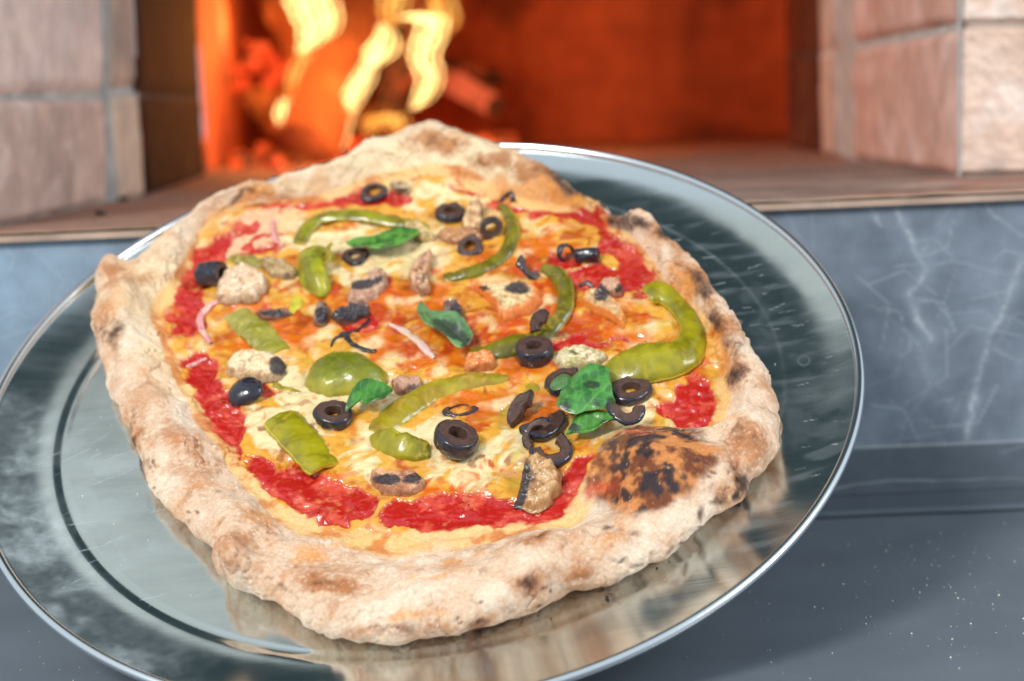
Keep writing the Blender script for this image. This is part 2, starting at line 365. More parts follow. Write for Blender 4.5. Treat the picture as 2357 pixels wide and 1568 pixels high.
def slab(name, x0, x1, y0, y1, z0, z1, m):
    v = np.array([(x, y, z) for x in (x0, x1) for y in (y0, y1) for z in (z0, z1)], float)
    q = [(0, 1, 3, 2), (4, 6, 7, 5), (0, 4, 5, 1), (2, 3, 7, 6), (0, 2, 6, 4), (1, 5, 7, 3)]
    return child(name, mesh_np(name, v, q, smooth=False), m)
slab('ceiling', -.75, .9, 1.66, 3.0, HZ+.40, HZ+.46, M_soot)
slab('lintel', -.62, .7, 1.42, 1.66, HZ+.30, HZ+.46, M_soot)

# ------------------------------------------------------------------ the fire
def emis_mat(name, ca, cb, s, scale=25, dark=None, lo=.35, hi=.62):
    m = bpy.data.materials.new(name); m.use_nodes = True; t = m.node_tree; b = t.nodes['Principled BSDF']
    tcn = t.nodes.new('ShaderNodeTexCoord'); n = t.nodes.new('ShaderNodeTexNoise'); n.inputs['Scale'].default_value = scale; n.inputs['Detail'].default_value = 4
    t.links.new(tcn.outputs['Object'], n.inputs['Vector']); r = t.nodes.new('ShaderNodeValToRGB')
    r.color_ramp.elements[0].position = lo; r.color_ramp.elements[0].color = (*ca, 1); r.color_ramp.elements[1].position = hi; r.color_ramp.elements[1].color = (*cb, 1)
    t.links.new(n.outputs['Fac'], r.inputs[0]); t.links.new(r.outputs[0], b.inputs['Emission Color']); b.inputs['Emission Strength'].default_value = s
    b.inputs['Base Color'].default_value = (*(dark or (.02, .01, .01)), 1); b.inputs['Roughness'].default_value = .9
    return m
M_flame = emis_mat('flame_white', (1, .62, .18), (1, .70, .26), 4.2, 8)
def glow_mat():
    m = bpy.data.materials.new('flame_glow'); m.use_nodes = True; t = m.node_tree; t.nodes.clear(); o = t.nodes.new('ShaderNodeOutputMaterial'); e = t.nodes.new('ShaderNodeEmission'); e.inputs[0].default_value = (1, .22, .03, 1); e.inputs[1].default_value = 1.3
    tr = t.nodes.new('ShaderNodeBsdfTransparent'); mx = t.nodes.new('ShaderNodeMixShader'); mx.inputs[0].default_value = .07
    t.links.new(tr.outputs[0], mx.inputs[1]); t.links.new(e.outputs[0], mx.inputs[2]); t.links.new(mx.outputs[0], o.inputs[0]); return m
M_glow = glow_mat()
M_flameo = emis_mat('flame_orange', (1, .30, .03), (1, .62, .14), 1.7, 30)
M_ember = emis_mat('ember', (.03, .002, .001), (1.0, .06, .01), 1.1, 45, lo=.40, hi=.60)
M_emberb = emis_mat('ember_bright', (.35, .008, .002), (1.0, .075, .015), 1.25, 60)
M_ash = emis_mat('ash_glow', (.01, .0, .0), (1, .085, .015), 1.6, 34, dark=(.08, .05, .04), lo=.46, hi=.60)
M_log = emis_mat('burning_log', (.0, .0, .0), (1, .16, .02), .7, 22, dark=(.26, .10, .04), lo=.50, hi=.72)
M_logd = emis_mat('charred_log', (.0, .0, .0), (1, .10, .02), .8, 35, dark=(.05, .025, .018), lo=.52, hi=.72)
def tube(pts, rad, nseg=60, nc=18, jit=.22, seed=0, flat=1.0, wob=0, off=0):
    pts = np.array(pts, float); rad = np.array(rad, float); t = np.linspace(0, 1, len(pts)); q = np.linspace(0, 1, nseg)
    P = np.stack([cat(t, pts[:, k], q) for k in range(3)], 1); R = cat(t, rad, q)
    if wob: P = P+(R*wob)[:, None]*np.stack([fbm(P, .35/R.max(), 3, seed+5)+off, 0*R, 0*R], 1); R = R*np.clip(1+.7*pn(P, .5/R.max(), seed+6), .25, 2)
    T = np.gradient(P, axis=0); T /= np.linalg.norm(T, axis=1)[:, None]
    A = np.cross(T, [0, 1.0, .001]); A /= np.linalg.norm(A, axis=1)[:, None]; B = np.cross(T, A)
    a = np.linspace(0, 2*np.pi, nc, endpoint=False)
    v = P[:, None]+R[:, None, None]*(np.cos(a)[None, :, None]*A[:, None]+flat*np.sin(a)[None, :, None]*B[:, None])
    v += (jit*R[:, None]*fbm(v, .6/max(R.max(), 1e-6), 3, seed))[..., None]*(v-P[:, None])/np.maximum(R, 1e-6)[:, None, None]
    v = np.concatenate([np.repeat(P[:1, None], nc, 1), v, np.repeat(P[-1:, None], nc, 1)])
    return v.reshape(-1, 3), gridq(nseg+2, nc)
def cat(t, y, q):                                             # smooth interpolation
    m = np.gradient(y, t); i = np.clip(np.searchsorted(t, q)-1, 0, len(t)-2); h = t[i+1]-t[i]; s = (q-t[i])/h
    return (2*s**3-3*s**2+1)*y[i]+(s**3-2*s**2+s)*h*m[i]+(-2*s**3+3*s**2)*y[i+1]+(s**3-s**2)*h*m[i+1]
def vp(px, py, y): return hit(px, py, (0, y, 0), np.array([0, 1.0, 0]))
def fire_obj(name, pts, rad, y, m, label, catg, group=None, **k):
    P = [vp(p[0], p[1], y if len(p) < 3 else p[2]) for p in pts]; sc = y/FPX
    base = min(P, key=lambda p: p[2]);     seed = k.get('seed', 0); vs_, qs_, n0_ = [], [], 0
    for j, (of, fs) in enumerate([(0, .30), (1.2, .19), (-1.5, .16), (2.6, .10)]):
        v, q = tube(P, [r*fs*sc for r in rad], jit=.4, seed=seed*7+j, wob=1.3/fs**.5*.8, off=of*(.9/fs**.5)); vs_.append(v); qs_.append(q+n0_); n0_ += len(v)
    v = np.concatenate(vs_); q = np.concatenate(qs_)
    e = empty(name, Matrix.Translation(base)); tag(e, label, catg, group); link('flame_core', mesh_np('flame_core', v-base, q), m, e)
    v, q = tube(P, [(r*1.5+5)*sc for r in rad], jit=.4, seed=seed, wob=.6); link('flame_glow', mesh_np('flame_glow', v-base, q), M_glow, e); return e
# logs
def log(pts, rad, m, mend, label, seed, y=2.1):
    P = [vp(*p) for p in pts]; sc = y/FPX; base = np.array(P[0])
    v, q = tube(P, [r*sc for r in rad], nseg=50, nc=28, jit=.10, seed=seed); nc = 28
    e = empty('log', Matrix.Translation(base)); tag(e, label, 'log', 'logs burning in the oven')
    cut = nc*3
    link('bark', mesh_np('bark', v-base, q[:-nc]), m, e); link('cut_end', mesh_np('cut_end', v-base, q[-nc*1:]), mend, e)
log([(700, 350, 1.95), (760, 200, 2.05), (830, 40, 2.15), (880, -80, 2.2)], [66, 72, 74, 74], M_log, M_logd, 'thick orange log leaning up in the middle of the fire', 3)
log([(640, 318, 2.16), (700, 150, 2.2), (640, 0, 2.26), (600, -80, 2.3)], [40, 46, 44, 40], M_log, M_logd, 'log at the left of the fire behind the embers', 5, 2.2)
log([(880, 340, 2.1), (905, 190, 2.1), (945, 60, 2.12), (960, -60, 2.12)], [30, 36, 34, 30], M_logd, M_logd, 'charred slender log standing between the two bright flames', 7)
log([(960, 165, 2.3), (1040, 190, 2.22), (1140, 245, 2.14)], [24, 30, 26], emis_mat('glowing_log', (.25, .03, .01), (1, .14, .05), .85, 20), M_logd, 'red glowing log end lying to the right of the flames', 9)
log([(1000, 140, 2.35), (1070, 165, 2.3), (1145, 185, 2.25)], [18, 24, 18], M_logd, M_logd, 'black charred log above the red glowing one', 11)
log([(500, 250, 2.25), (590, 235, 2.25), (690, 262, 2.2)], [30, 40, 34], M_log, M_logd, 'dull brown log lying low at the left of the fire', 13)
FG = 'flames of the wood fire'
fire_obj('flame', [(768, 350), (772, 320), (788, 262), (815, 210), (838, 165), (858, 120)], [8, 11, 11, 13, 11, 4], 2.0, M_flame, 'long thin flame climbing the right edge of the thick log', 'flame', FG, seed=1)
fire_obj('flame', [(850, 150), (868, 120), (882, 85), (878, 55)], [9, 18, 12, 3], 2.02, M_flame, 'small bright flame knot above the long thin flame', 'flame', FG, seed=2)
fire_obj('flame', [(950, 250), (968, 225), (984, 180), (968, 130), (978, 95), (988, 55), (960, 38), (925, 40)], [3, 11, 14, 16, 17, 17, 15, 4], 2.03, M_flame, 'tall hooked bright flame at the right of the fire', 'flame', FG, seed=3)
fire_obj('flame', [(652, 285), (655, 255), (656, 228)], [8, 13, 4], 2.0, M_flame, 'short yellow flame at the left foot of the thick log', 'flame', FG, seed=4)
fire_obj('flame', [(690, 120), (712, 85), (708, 50), (690, 10), (676, -40)], [5, 15, 18, 19, 15], 2.05, M_flame, 'broad bright flame at the top left of the fire', 'flame', FG, seed=5)
fire_obj('flame', [(745, 90), (752, 60), (740, 20), (715, -30)], [4, 12, 17, 15], 2.06, M_flame, 'bright flame beside the broad one at the top of the picture', 'flame', FG, seed=6)
fire_obj('flame', [(845, 305), (862, 278), (890, 268), (908, 285), (918, 305)], [8, 16, 16, 14, 8], 1.98, M_flameo, 'low orange flame arching just above the pizza crust', 'flame', FG, seed=7)
fire_obj('flame', [(675, 230), (680, 190), (690, 160), (700, 120)], [6, 12, 14, 8], 2.04, M_flameo, 'orange flame along the left edge of the thick log', 'flame', FG, seed=8)
fire_obj('flame', [(900, 60), (898, 20), (905, -30)], [8, 16, 14], 2.08, M_flameo, 'orange flame at the top edge left of the hooked flame', 'flame', FG, seed=9)
fire_obj('flame', [(1010, 90), (1000, 40), (985, -20)], [6, 22, 18], 2.15, M_flameo, 'faint orange flame behind the hooked flame', 'flame', FG, seed=10)
def lump(c, r, seed, nn=18):
    th = np.linspace(0, np.pi, nn); ph = np.linspace(0, 2*np.pi, nn*2, endpoint=False); T_, P_ = np.meshgrid(th, ph, indexing='ij')
    d = np.stack([np.sin(T_)*np.cos(P_), np.sin(T_)*np.sin(P_), np.cos(T_)], -1)
    rr = 1+.35*fbm(d, 1.3, 3, seed); v = d*rr[..., None]*np.array(r); return (v+np.array(c)).reshape(-1, 3), gridq(nn, nn*2)
coals = [(515, 180, 12), (545, 160, 14), (570, 100, 12), (600, 115, 22), (625, 135, 20), (638, 170, 22), (585, 150, 26), (560, 190, 20), (620, 190, 18), (540, 200, 14), (660, 150, 14)]
for k, (x, y, r) in enumerate(coals):
    rr = r*2.12/FPX; c = vp(x, y, 2.14+.02*(k % 3)); v, q = lump((0, 0, 0), (rr, rr*1.2, rr*.8), k)
    o = link('ember', mesh_np('ember', v, q), M_emberb if k in (0, 1, 5, 8, 3) else M_ember); o.location = c
    tag(o, 'glowing red ember in the pile at the left of the fire', 'ember', 'embers piled on the low log')
vs, qs, n0 = [], [], 0
for k in range(420):
    x = rng.uniform(470, 1180); y = 345+rng.normal(0, 16)-(x > 800)*18+(x < 560)*6
    g = grd(x, min(max(y, 322), 392)); r = rng.uniform(.004, .014); v, q = lump((g[0], g[1], HZ+r*.4), (r, r*1.2, r*.8), k, 9)
    vs.append(v); qs.append(q+n0); n0 += len(v)
for k in range(140):
    x = rng.uniform(560, 740); y = rng.uniform(250, 340)
    g = grd(x, 345); r = rng.uniform(.006, .013); z = vp(x, y, g[1]+.1)[2]
    v, q = lump((g[0]*1.04, g[1]+rng.uniform(.05, .16), max(HZ, min(z, HZ+.03+.025*rng.random()))), (r, r, r*.8), k+50, 9); vs.append(v); qs.append(q+n0); n0 += len(v)
tag(link('ember_bed', mesh_np('ember_bed', np.concatenate(vs), np.concatenate(qs)), M_ash), 'bed of glowing embers and ash on the oven floor', 'embers', kind='stuff')
for i, (x, y, yy, p, r) in enumerate([(700, 60, 1.96, 1.2, .05), (990, 120, 1.95, 1.7, .05), (1180, 60, 1.98, 1.3, .05), (800, 300, 1.88, .5, .03), (540, 60, 2.1, 1.3, .04)]):
    l = bpy.data.lights.new('fire_light', 'POINT'); l.energy = p; l.color = (1, .30, .07); l.shadow_soft_size = r
    o = bpy.data.objects.new('fire_light', l); COL.objects.link(o); o.location = vp(x, y, yy)

# ------------------------------------------------------------------ tray
def metal(name):
    m = bpy.data.materials.new(name); m.use_nodes = True; t = m.node_tree; b = t.nodes['Principled BSDF']; L = t.links.new
    tcn = t.nodes.new('ShaderNodeTexCoord')
    b.inputs['Metallic'].default_value = 1; b.inputs['Base Color'].default_value = (.76, .80, .79, 1)
    n = t.nodes.new('ShaderNodeTexNoise'); n.inputs['Scale'].default_value = 14; n.inputs['Detail'].default_value = 6; n.inputs['Roughness'].default_value = .65
    mp = t.nodes.new('ShaderNodeMapping'); mp.inputs['Rotation'].default_value = (0, 0, .5); mp.inputs['Scale'].default_value = (.5, 2.2, 1)
    L(tcn.outputs['Object'], mp.inputs[0]); L(mp.outputs[0], n.inputs['Vector'])
    mr = t.nodes.new('ShaderNodeMapRange'); mr.inputs[1].default_value = .35; mr.inputs[2].default_value = .75; mr.inputs[3].default_value = .10; mr.inputs[4].default_value = .30
    L(n.outputs['Fac'], mr.inputs[0])
    # hazy film of flour and grease: a rough pale layer with its own patches
    a = t.nodes.new('ShaderNodeAttribute'); a.attribute_name = 'Wet'
    L(mr.outputs[0], b.inputs['Roughness'])
    d = t.nodes.new('ShaderNodeBsdfDiffuse'); d.inputs[0].default_value = (.50, .56, .57, 1)
    ms = t.nodes.new('ShaderNodeMixShader'); L(a.outputs['Fac'], ms.inputs[0]); L(b.outputs[0], ms.inputs[1]); L(d.outputs[0], ms.inputs[2])
    # fine ripple so reflections waver
    n3 = t.nodes.new('ShaderNodeTexNoise'); n3.inputs['Scale'].default_value = 22; n3.inputs['Detail'].default_value = 2; L(tcn.outputs['Object'], n3.inputs['Vector'])
    n4 = t.nodes.new('ShaderNodeTexNoise'); n4.inputs['Scale'].default_value = 260; n4.inputs['Detail'].default_value = 2
    mp4 = t.nodes.new('ShaderNodeMapping'); mp4.inputs['Rotation'].default_value = (0, 0, -.35); mp4.inputs['Scale'].default_value = (.08, 4, 1); L(tcn.outputs['Object'], mp4.inputs[0]); L(mp4.outputs[0], n4.inputs['Vector'])
    bp = t.nodes.new('ShaderNodeBump'); bp.inputs['Strength'].default_value = .35; bp.inputs['Distance'].default_value = .0012; L(n3.outputs['Fac'], bp.inputs['Height'])
    bp2 = t.nodes.new('ShaderNodeBump'); bp2.inputs['Strength'].default_value = .12; bp2.inputs['Distance'].default_value = .0001; L(n4.outputs['Fac'], bp2.inputs['Height']); L(bp.outputs[0], bp2.inputs['Normal'])
    L(bp2.outputs[0], b.inputs['Normal']); L(ms.outputs[0], t.nodes['Material Output'].inputs[0])
    return m
tray = empty('pizza_tray', frame_at(0, 0, 0)); tag(tray, 'large round shiny aluminium tray leaning under the pizza', 'tray')
prof = [(0.0001, 0.0)]+[(r, .0) for r in np.linspace(.004, .159, 330)]+[(r, -.0004*math.sin(math.pi*(r-.159)/.0085)**2+.0003*(r-.159)/.0085) for r in np.linspace(.1592, .1675, 16)]+[(r, .0003+.0056*((r-.1675)/.0293)**2.0) for r in np.linspace(.169, .1968, 60)]
prof += [(r, z-.0009) for r, z in prof[::-20]]; prof = np.array(prof); nt_ = 1600; a = np.linspace(0, 2*np.pi, nt_, endpoint=False)
def rev(prof, nt_=nt_):
    a = np.linspace(0, 2*np.pi, nt_, endpoint=False)
    return np.stack([prof[:, 0][:, None]*np.cos(a), prof[:, 0][:, None]*np.sin(a), prof[:, 1][:, None]+0*a], -1)
pp = rev(prof); X2, Y2 = proj(pp)
film = np.zeros(pp.shape[:2]); rr = np.hypot(pp[..., 0], pp[..., 1])
fn = fbm(pp*np.array([1, 1.3, 1])+.01*fbm(pp, 40, 3, 22)[..., None], 26, 5, 21)
leftrim = ss(rr, .165, .170)*ss(-X2, -560, -200)*ss(Y2, 850, 980)
film = leftrim*(ss(fn, -.5, .7)*.32+.14)*(.8+.35*np.clip(fbm(pp, 160, 3, 24), -1, 1))
film = np.maximum(film, ss(-X2, -900, -250)*(rr < .163)*(.05+.16*ss(fn, 0, .7)))
film = np.maximum(film, .01+.05*ss(fn, .1, .7))
film = np.maximum(film, .10*ss(fbm(pp*np.array([.5, 2, 1]), 60, 3, 33), .2, .8)*ss(X2, 1300, 1700))
for k in range(130):                                          # scratches
    if k < 80: cxs, cys = rng.uniform(1450, 1950), rng.uniform(480, 1150); an = math.radians(rng.normal(-12, 7)); le = rng.uniform(8, 45)
    else: cxs, cys = rng.uniform(90, 480), rng.uniform(900, 1400); an = math.radians(rng.normal(-22, 9)); le = rng.uniform(20, 90)
    sl = (np.abs(X2-cxs-le/2) < le+8) & (np.abs(Y2-cys) < le+8); d = dist_poly(X2[sl], Y2[sl], [(cxs, cys), (cxs+le*math.cos(an), cys+le*math.sin(an))])
    film[sl] = np.maximum(film[sl], rng.uniform(.12, .55)*np.exp(-(d/.9)**2))
for (sx, sy, sr_, sa) in [(1850, 830, 13, .12), (1700, 742, 5, .3)]:
    d = np.hypot(X2-sx, (Y2-sy)*1.2); film = np.maximum(film, sa*np.exp(-((d-sr_)/3)**2))
M_metal = metal('brushed_aluminium')
base_o = link('pan', mesh_np('pan', pp.reshape(-1, 3), gridq(len(prof), nt_)[:, ::-1], wet=np.clip(film, 0, 1).ravel()), M_metal, tray)
bt = np.linspace(0, 2*np.pi, 22, endpoint=False); bead = np.stack([.1980+.0021*np.cos(bt), .0068+.0021*np.sin(bt)], 1); bead = np.vstack([bead, bead[:1]])
M_bead = mat('rim_metal', base=(.82, .85, .86), rough=.22, metal=1, bump=.1, bscale=60, bdist=.0004)
link('rolled_rim', mesh_np('rolled_rim', rev(bead).reshape(-1, 3), gridq(len(bead), nt_)), M_bead, tray)

# ------------------------------------------------------------------ pizza body
def polar_pts(pts, h):                                        # picture points -> polar list in tray frame about pizza centre
    r = []
    for (x, y), hh in zip(pts, h):
        q = loc(x, y, hh)-PC; r.append((math.atan2(q[1], q[0]), np.hypot(*q)))
    r.sort(); return np.array(r)
PC = loc(1010, 850, .006)
OUT = [(1000,292),(1080,305),(1150,335),(1210,365),(1270,395),(1320,425),(1370,455),(1405,480),(1425,497),(1465,497),(1510,525),(1560,575),(1610,620),(1650,680),(1690,735),(1720,790),(1748,850),(1775,880),(1793,920),(1796,960),(1798,1010),(1793,1045),(1768,1080),(1738,1105),(1700,1155),(1650,1198),(1600,1245),(1540,1290),(1470,1325),(1400,1348),(1320,1380),(1240,1415),(1180,1440),(1100,1465),(1000,1483),(900,1492),(830,1490),(760,1475),(710,1460),(680,1430),(640,1400),(590,1385),(545,1375),(515,1352),(505,1325),(500,1285),(470,1258),(430,1225),(390,1180),(350,1120),(330,1070),(300,1000),(280,960),(255,900),(235,840),(220,780),(213,730),(222,690),(232,665),(226,640),(238,615),(268,606),(300,606),(330,590),(370,550),(420,510),(470,470),(530,440),(570,432),(620,425),(680,405),(740,385),(800,365),(860,335),(910,310),(950,295)]
INN = [(960,425),(1040,425),(1110,445),(1165,470),(1250,483),(1340,488),(1400,520),(1435,560),(1490,605),(1515,650),(1560,690),(1610,730),(1640,800),(1648,880),(1650,940),(1620,985),(1560,985),(1500,985),(1430,1005),(1375,1040),(1350,1090),(1325,1140),(1300,1190),(1200,1205),(1100,1215),(1000,1225),(900,1220),(800,1215),(720,1205),(640,1155),(575,1085),(535,1020),(480,960),(445,900),(422,850),(405,800),(385,750),(390,695),(425,640),(445,600),(455,560),(475,530),(505,500),(560,478),(640,468),(700,478),(770,455),(830,430),(890,425)]
def back(x, y): return (850-y)/math.hypot(x-1010, (y-850))
hO = [9e-3+7.5e-3*back(x, y) if back(x, y) > 0 else 9e-3+5.5e-3*back(x, y) for x, y in OUT]
PO = polar_pts(OUT, hO); PI_ = polar_pts(INN, [7e-3]*len(INN))
NT = 1500; TH = np.linspace(-np.pi, np.pi, NT, endpoint=False)
def pinterp(pl):
    return np.interp(TH, np.r_[pl[:, 0]-2*np.pi, pl[:, 0], pl[:, 0]+2*np.pi], np.r_[pl[:, 1]]*1 if False else np.r_[pl[:, 1], pl[:, 1], pl[:, 1]])
def csm(y, k):
    kern = np.hanning(k); kern /= kern.sum(); return np.convolve(np.r_[y[-k:], y, y[:k]], kern, 'same')[k:-k]
Ro = csm(pinterp(PO), 15); Ri = csm(pinterp(PI_), 31)
Ro = Ro+.0025*np.clip(np.sin(TH), 0, 1)
c3 = np.stack([np.cos(TH), np.sin(TH), 0*TH], -1)
wid = np.maximum(Ro-Ri, .014)
hcr = .0175+.0035*pn(c3, 2.2, 3)+.002*pn(c3, 6, 4)+.006*np.exp(-((TH-1.62)/.45)**2)
hcr = np.minimum(hcr, .008+wid*.6)
Rc = Ro-np.clip(wid*.45, .007, .019)
n1, n2, n3 = 80, 130, 300
phi = np.radians(np.linspace(-86, 90, n1))[:, None]; zc = hcr*.42
cph = np.sign(np.cos(phi))*np.abs(np.cos(phi))**.85
r1 = Rc+(Ro-Rc)*cph; z1 = np.where(phi > 0, zc+(hcr-zc)*np.sin(phi), zc+(zc-.0004)*np.sin(phi))
t = np.linspace(0, 1, n2+1)[1:, None]; HI = .0062
r2 = Rc+(Ri-Rc)*t; z2 = HI+(hcr-HI)*(.5+.5*np.cos(np.pi*t**.9))
t3 = np.linspace(0, 1, n3+1)[1:, None]; r3 = Ri*(1-t3*.998); z3 = np.full_like(r3, HI)
RR = np.concatenate([r1, r2, r3]); ZZ = np.concatenate([z1, z2, z3]); NR = len(RR)
P = np.stack([PC[0]+RR*np.cos(TH), PC[1]+RR*np.sin(TH), ZZ], -1)
inn = np.concatenate([np.zeros((n1, NT)), np.repeat(ss(t, .80, 1.0), NT, 1), np.ones((n3, NT))])   # 1 inside
upm = np.concatenate([np.repeat(ss(phi, -1.2, .2), NT, 1), np.ones((n2+n3, NT))])
def normals(P):
    a = np.roll(P, -1, 1)-np.roll(P, 1, 1); b = np.gradient(P, axis=0); n = np.cross(a, b)
    n /= np.maximum(np.linalg.norm(n, axis=-1), 1e-12)[..., None]
    if n[n1+n2+20, :, 2].mean() < 0: n = -n
    return n
# big bumps  (px, py, height, radius_x px, radius_y px, lift m)
BUMP = [(1490, 1080, .010, 105, 74, .0095), (1440, 1045, .012, 70, 45, .004), (1000, 370, .02, 130, 45, .006), (255, 640, .008, 28, 26, .008), (545, 1330, .008, 48, 36, .010),
        (1700, 930, .01, 28, 60, .0035), (1650, 760, .012, 40, 60, .003), (560, 520, .006, 90, 45, .005), (300, 730, .01, 60, 70, .004), (1480, 525, .012, 60, 26, .005),
        (420, 1010, .01, 60, 60, .002), (700, 1380, .01, 80, 40, .003), (930, 1420, .01, 120, 40, .002), (1240, 1330, .012, 70, 40, .004), (1750, 1000, .01, 40, 40, .003), (1600, 1180, .01, 60, 50, .002),
        (900, 1190, .006, 40, 25, .003), (740, 1185, .006, 30, 20, .002)]
DENT = [(1430, 498, .01, 22, 20, -.009), (1400, 1150, .01, 20, 50, -.003), (590, 1290, .01, 30, 20, -.004), (1690, 1100, .008, 12, 30, -.004), (1650, 1020, .012, 30, 40, -.002), (470, 1100, .01, 60, 15, -.0015)]
for (x, y, h, rx, ry, am) in BUMP+DENT:
    c = loc(x, y, h); du = (P[..., 0]-c[0])/(rx*KU); dv = (P[..., 1]-c[1])/(ry*KU/.6)
    d2 = du**2+dv**2
    sh = np.exp(-d2**1.3*.9) if am > .009 else np.exp(-d2)
    P[..., 2] += am*sh*upm
NN = normals(P); crust = 1-inn
lump1 = fbm(P, 38, 3, 1); lump2 = fbm(P, 130, 3, 6)
fold = np.abs(pn(P+.004*lump2[..., None], 75, 12)); fold = np.exp(-(fold/.09)**2)
P = P+NN*((crust*(0.0028*lump1+.0005*lump2-.0012*fold*ss(lump1, -.2, .3))+0)*ss(P[..., 2], .0003, .003))[..., None]
# cheese relief
ch1 = fbm(P*np.array([1, 1, 0]), 55, 3, 7); ch2 = fbm(P*np.array([1, 1, 0])+.004*ch1[..., None], 150, 3, 9)
P[..., 2] += inn*(.0017*ch1+.0004*ch2+.0005*ss(pn(P*np.array([1, 1, 0]), 150, 73), .1, .6))

# ---- colour fields in the pizza's own pattern
PX, PY = proj(P)
wq = fbm(P, 70, 4, 31); wq2 = fbm(P, 70, 4, 37); wf = fbm(P, 300, 3, 41)
WX = PX+30*fbm(P, 55, 2, 31)+1.5*wf; WY = PY+20*fbm(P, 55, 2, 37)+1*wf
def field(bl, X=None, Y=None, hard=2.0):
    X = WX if X is None else X; Y = WY if Y is None else Y
    f = np.zeros(X.shape)
    for b in bl:
        x, y, rx, ry = b[:4]; rot = math.radians(b[4]) if len(b) > 4 else 0; am = b[5] if len(b) > 5 else 1
        dx, dy = X-x, Y-y; c, s = math.cos(rot), math.sin(rot)
        d = ((dx*c+dy*s)/rx)**2+((-dx*s+dy*c)/ry)**2
        f = np.maximum(f, am*np.exp(-d**(hard/2)*.7))
    return f
SAU = [(430,700,45,60),(455,625,40,45),(520,575,60,35,-30),(600,520,60,30,-20),(640,480,60,18,-10),(760,462,90,20,-10),(860,455,80,16),(590,555,50,25),
       (1110,450,70,12,15),(1190,475,60,18,15),(1290,492,90,14),(1360,510,40,14,20),(1420,570,30,45,-30),(1460,630,52,52),(1370,640,60,26),(1300,605,50,20),
       (1590,920,48,62),(1560,960,40,30),(470,870,45,36,30),(485,920,40,45,20),(520,965,40,50),(540,1015,30,40),(610,1085,60,32,25),(700,1138,85,48,25),(790,1172,66,46),
       (960,1186,84,40),(1080,1182,95,40),(1180,1186,76,34,6),(1322,1095,40,64,20),(1284,1165,42,44),(820,735,40,28),(1330,795,90,13,-5),(475,830,30,20),(630,610,30,20),(600,905,26,16),(870,650,30,12,0,.8)]
ORA = [(1130,760,90,60),(1060,800,90,45),(900,690,120,50),(760,680,60,40),(1000,700,80,60),(1270,690,70,60),(1250,560,80,50),(1200,850,90,30),(980,820,130,40),(700,760,60,50),(1400,700,60,50),(1130,600,60,40),
       (1400,780,150,30),(1100,940,90,50),(880,760,90,50),(600,700,60,40),(800,520,60,20),(820,1010,60,20,0,.6),(1230,940,60,40),(1610,830,22,90),(1560,950,50,40),(1270,620,90,30),(700,1085,100,30,25,.85),(1150,1080,80,40,0,.8),(1010,1130,150,22,0,.85),(930,1040,60,20,0,.6),(1480,740,40,30),(540,740,40,50),(540,800,60,50,0,.8)]
WHI = [(750,905,130,30),(690,930,60,40),(860,925,70,20),(640,545,60,20),(760,545,110,26),(880,610,90,30),(1000,455,60,22),(650,990,70,40),(900,1010,60,30),(1000,1090,150,50,0,.45),(1180,1020,50,50,0,.6),(1330,820,60,22),(1340,990,70,14),
       (1480,945,50,30),(1010,985,60,30),(960,580,60,30),(780,640,90,22),(1120,1060,60,50),(680,1030,110,50,25,.55),(1250,530,40,12),(900,1060,110,26,0,.6),(1110,1110,90,30,0,.5),(640,870,60,15)]
sf = field(SAU); of = field(ORA); wf_ = field(WHI)
# near the edge the dough shows through, cheese lies in between
wl = fbm(P*np.array([1, 1, 0]), 42, 2, 61); wl2 = fbm(P*np.array([1, 1, 0]), 42, 2, 64)
marb = fbm(P*np.array([1, 1.0, 0]) + .011*np.stack([wl, wl2, 0*wq], -1), 60, 4, 51)
marb2 = fbm(P*np.array([1, 1.0, 0]) + .008*np.stack([wl2, wl, 0*wq], -1), 115, 3, 57)
c_y, c_w, c_o, c_do, c_r, c_rl, c_b = lin(222, 160, 58), lin(232, 208, 156), lin(212, 106, 18), lin(170, 54, 8), lin(180, 26, 18), lin(212, 80, 56), lin(146, 66, 22)
chz = mix(np.broadcast_to(c_y, P.shape), c_w, ss(marb+.15*marb2+wf_*1.0-of*.35, .05, .55))
chz = mix(chz, c_o, ss(of*1.05+marb*.75-wf_*.35+.25*marb2, .45, .95))
chz = mix(chz, c_do, ss(of*.7-marb*.9+.2*marb2-wf_*.3, .55, 1.0)*.8)
chz = mix(chz, c_o, ss(marb2+.3*marb, .42, .8)*.55)
spots = ss(pn(P*np.array([1, 1, 0]), 130, 71)+.25*wf, .36, .62)*(.35+.65*field([(650,1010,110,60,20),(1000,1080,60,30),(720,960,60,30),(1130,1080,70,60),(620,960,30,30)]))
chz = mix(chz, c_b, spots*.85)
red = mix(np.broadcast_to(c_r, P.shape), c_rl, ss(marb2+.5*marb, .0, .7)*.8)
red = mix(red, lin(214, 130, 84), ss(wf+.7*marb, .45, .9)*.5)
smask = ss(sf+.24*marb+.08*marb2, .38, .52)
blot = pn(P*np.array([1, 1, 0])+.003*np.stack([wl, wl2, 0*wl], -1), 150, 73); blot2 = pn(P*np.array([1, 1, 0])+.002*np.stack([wl2, wl, 0*wl], -1), 85, 75); blot3 = pn(P*np.array([1, 1, 0]), 290, 77)
chz = mix(chz, lin(238, 214, 160), ss(blot2+.12*blot3+.2*marb, .12, .62)*.75)
chz = mix(chz, lin(206, 112, 26), ss(-blot+.12*blot3-.25*wf_, .22, .70)*.75)
chz = mix(chz, lin(160, 70, 20), ss(-blot2-.5*blot+.1*blot3, .48, .95)*.75)
chz = mix(chz, lin(196, 178, 70), ss(blot+.3*blot2, .5, .8)*.5)
halo = ss(sf+.34*marb+.2*marb2, .22, .50)
chz = mix(chz, lin(206, 84, 22), halo*.55)
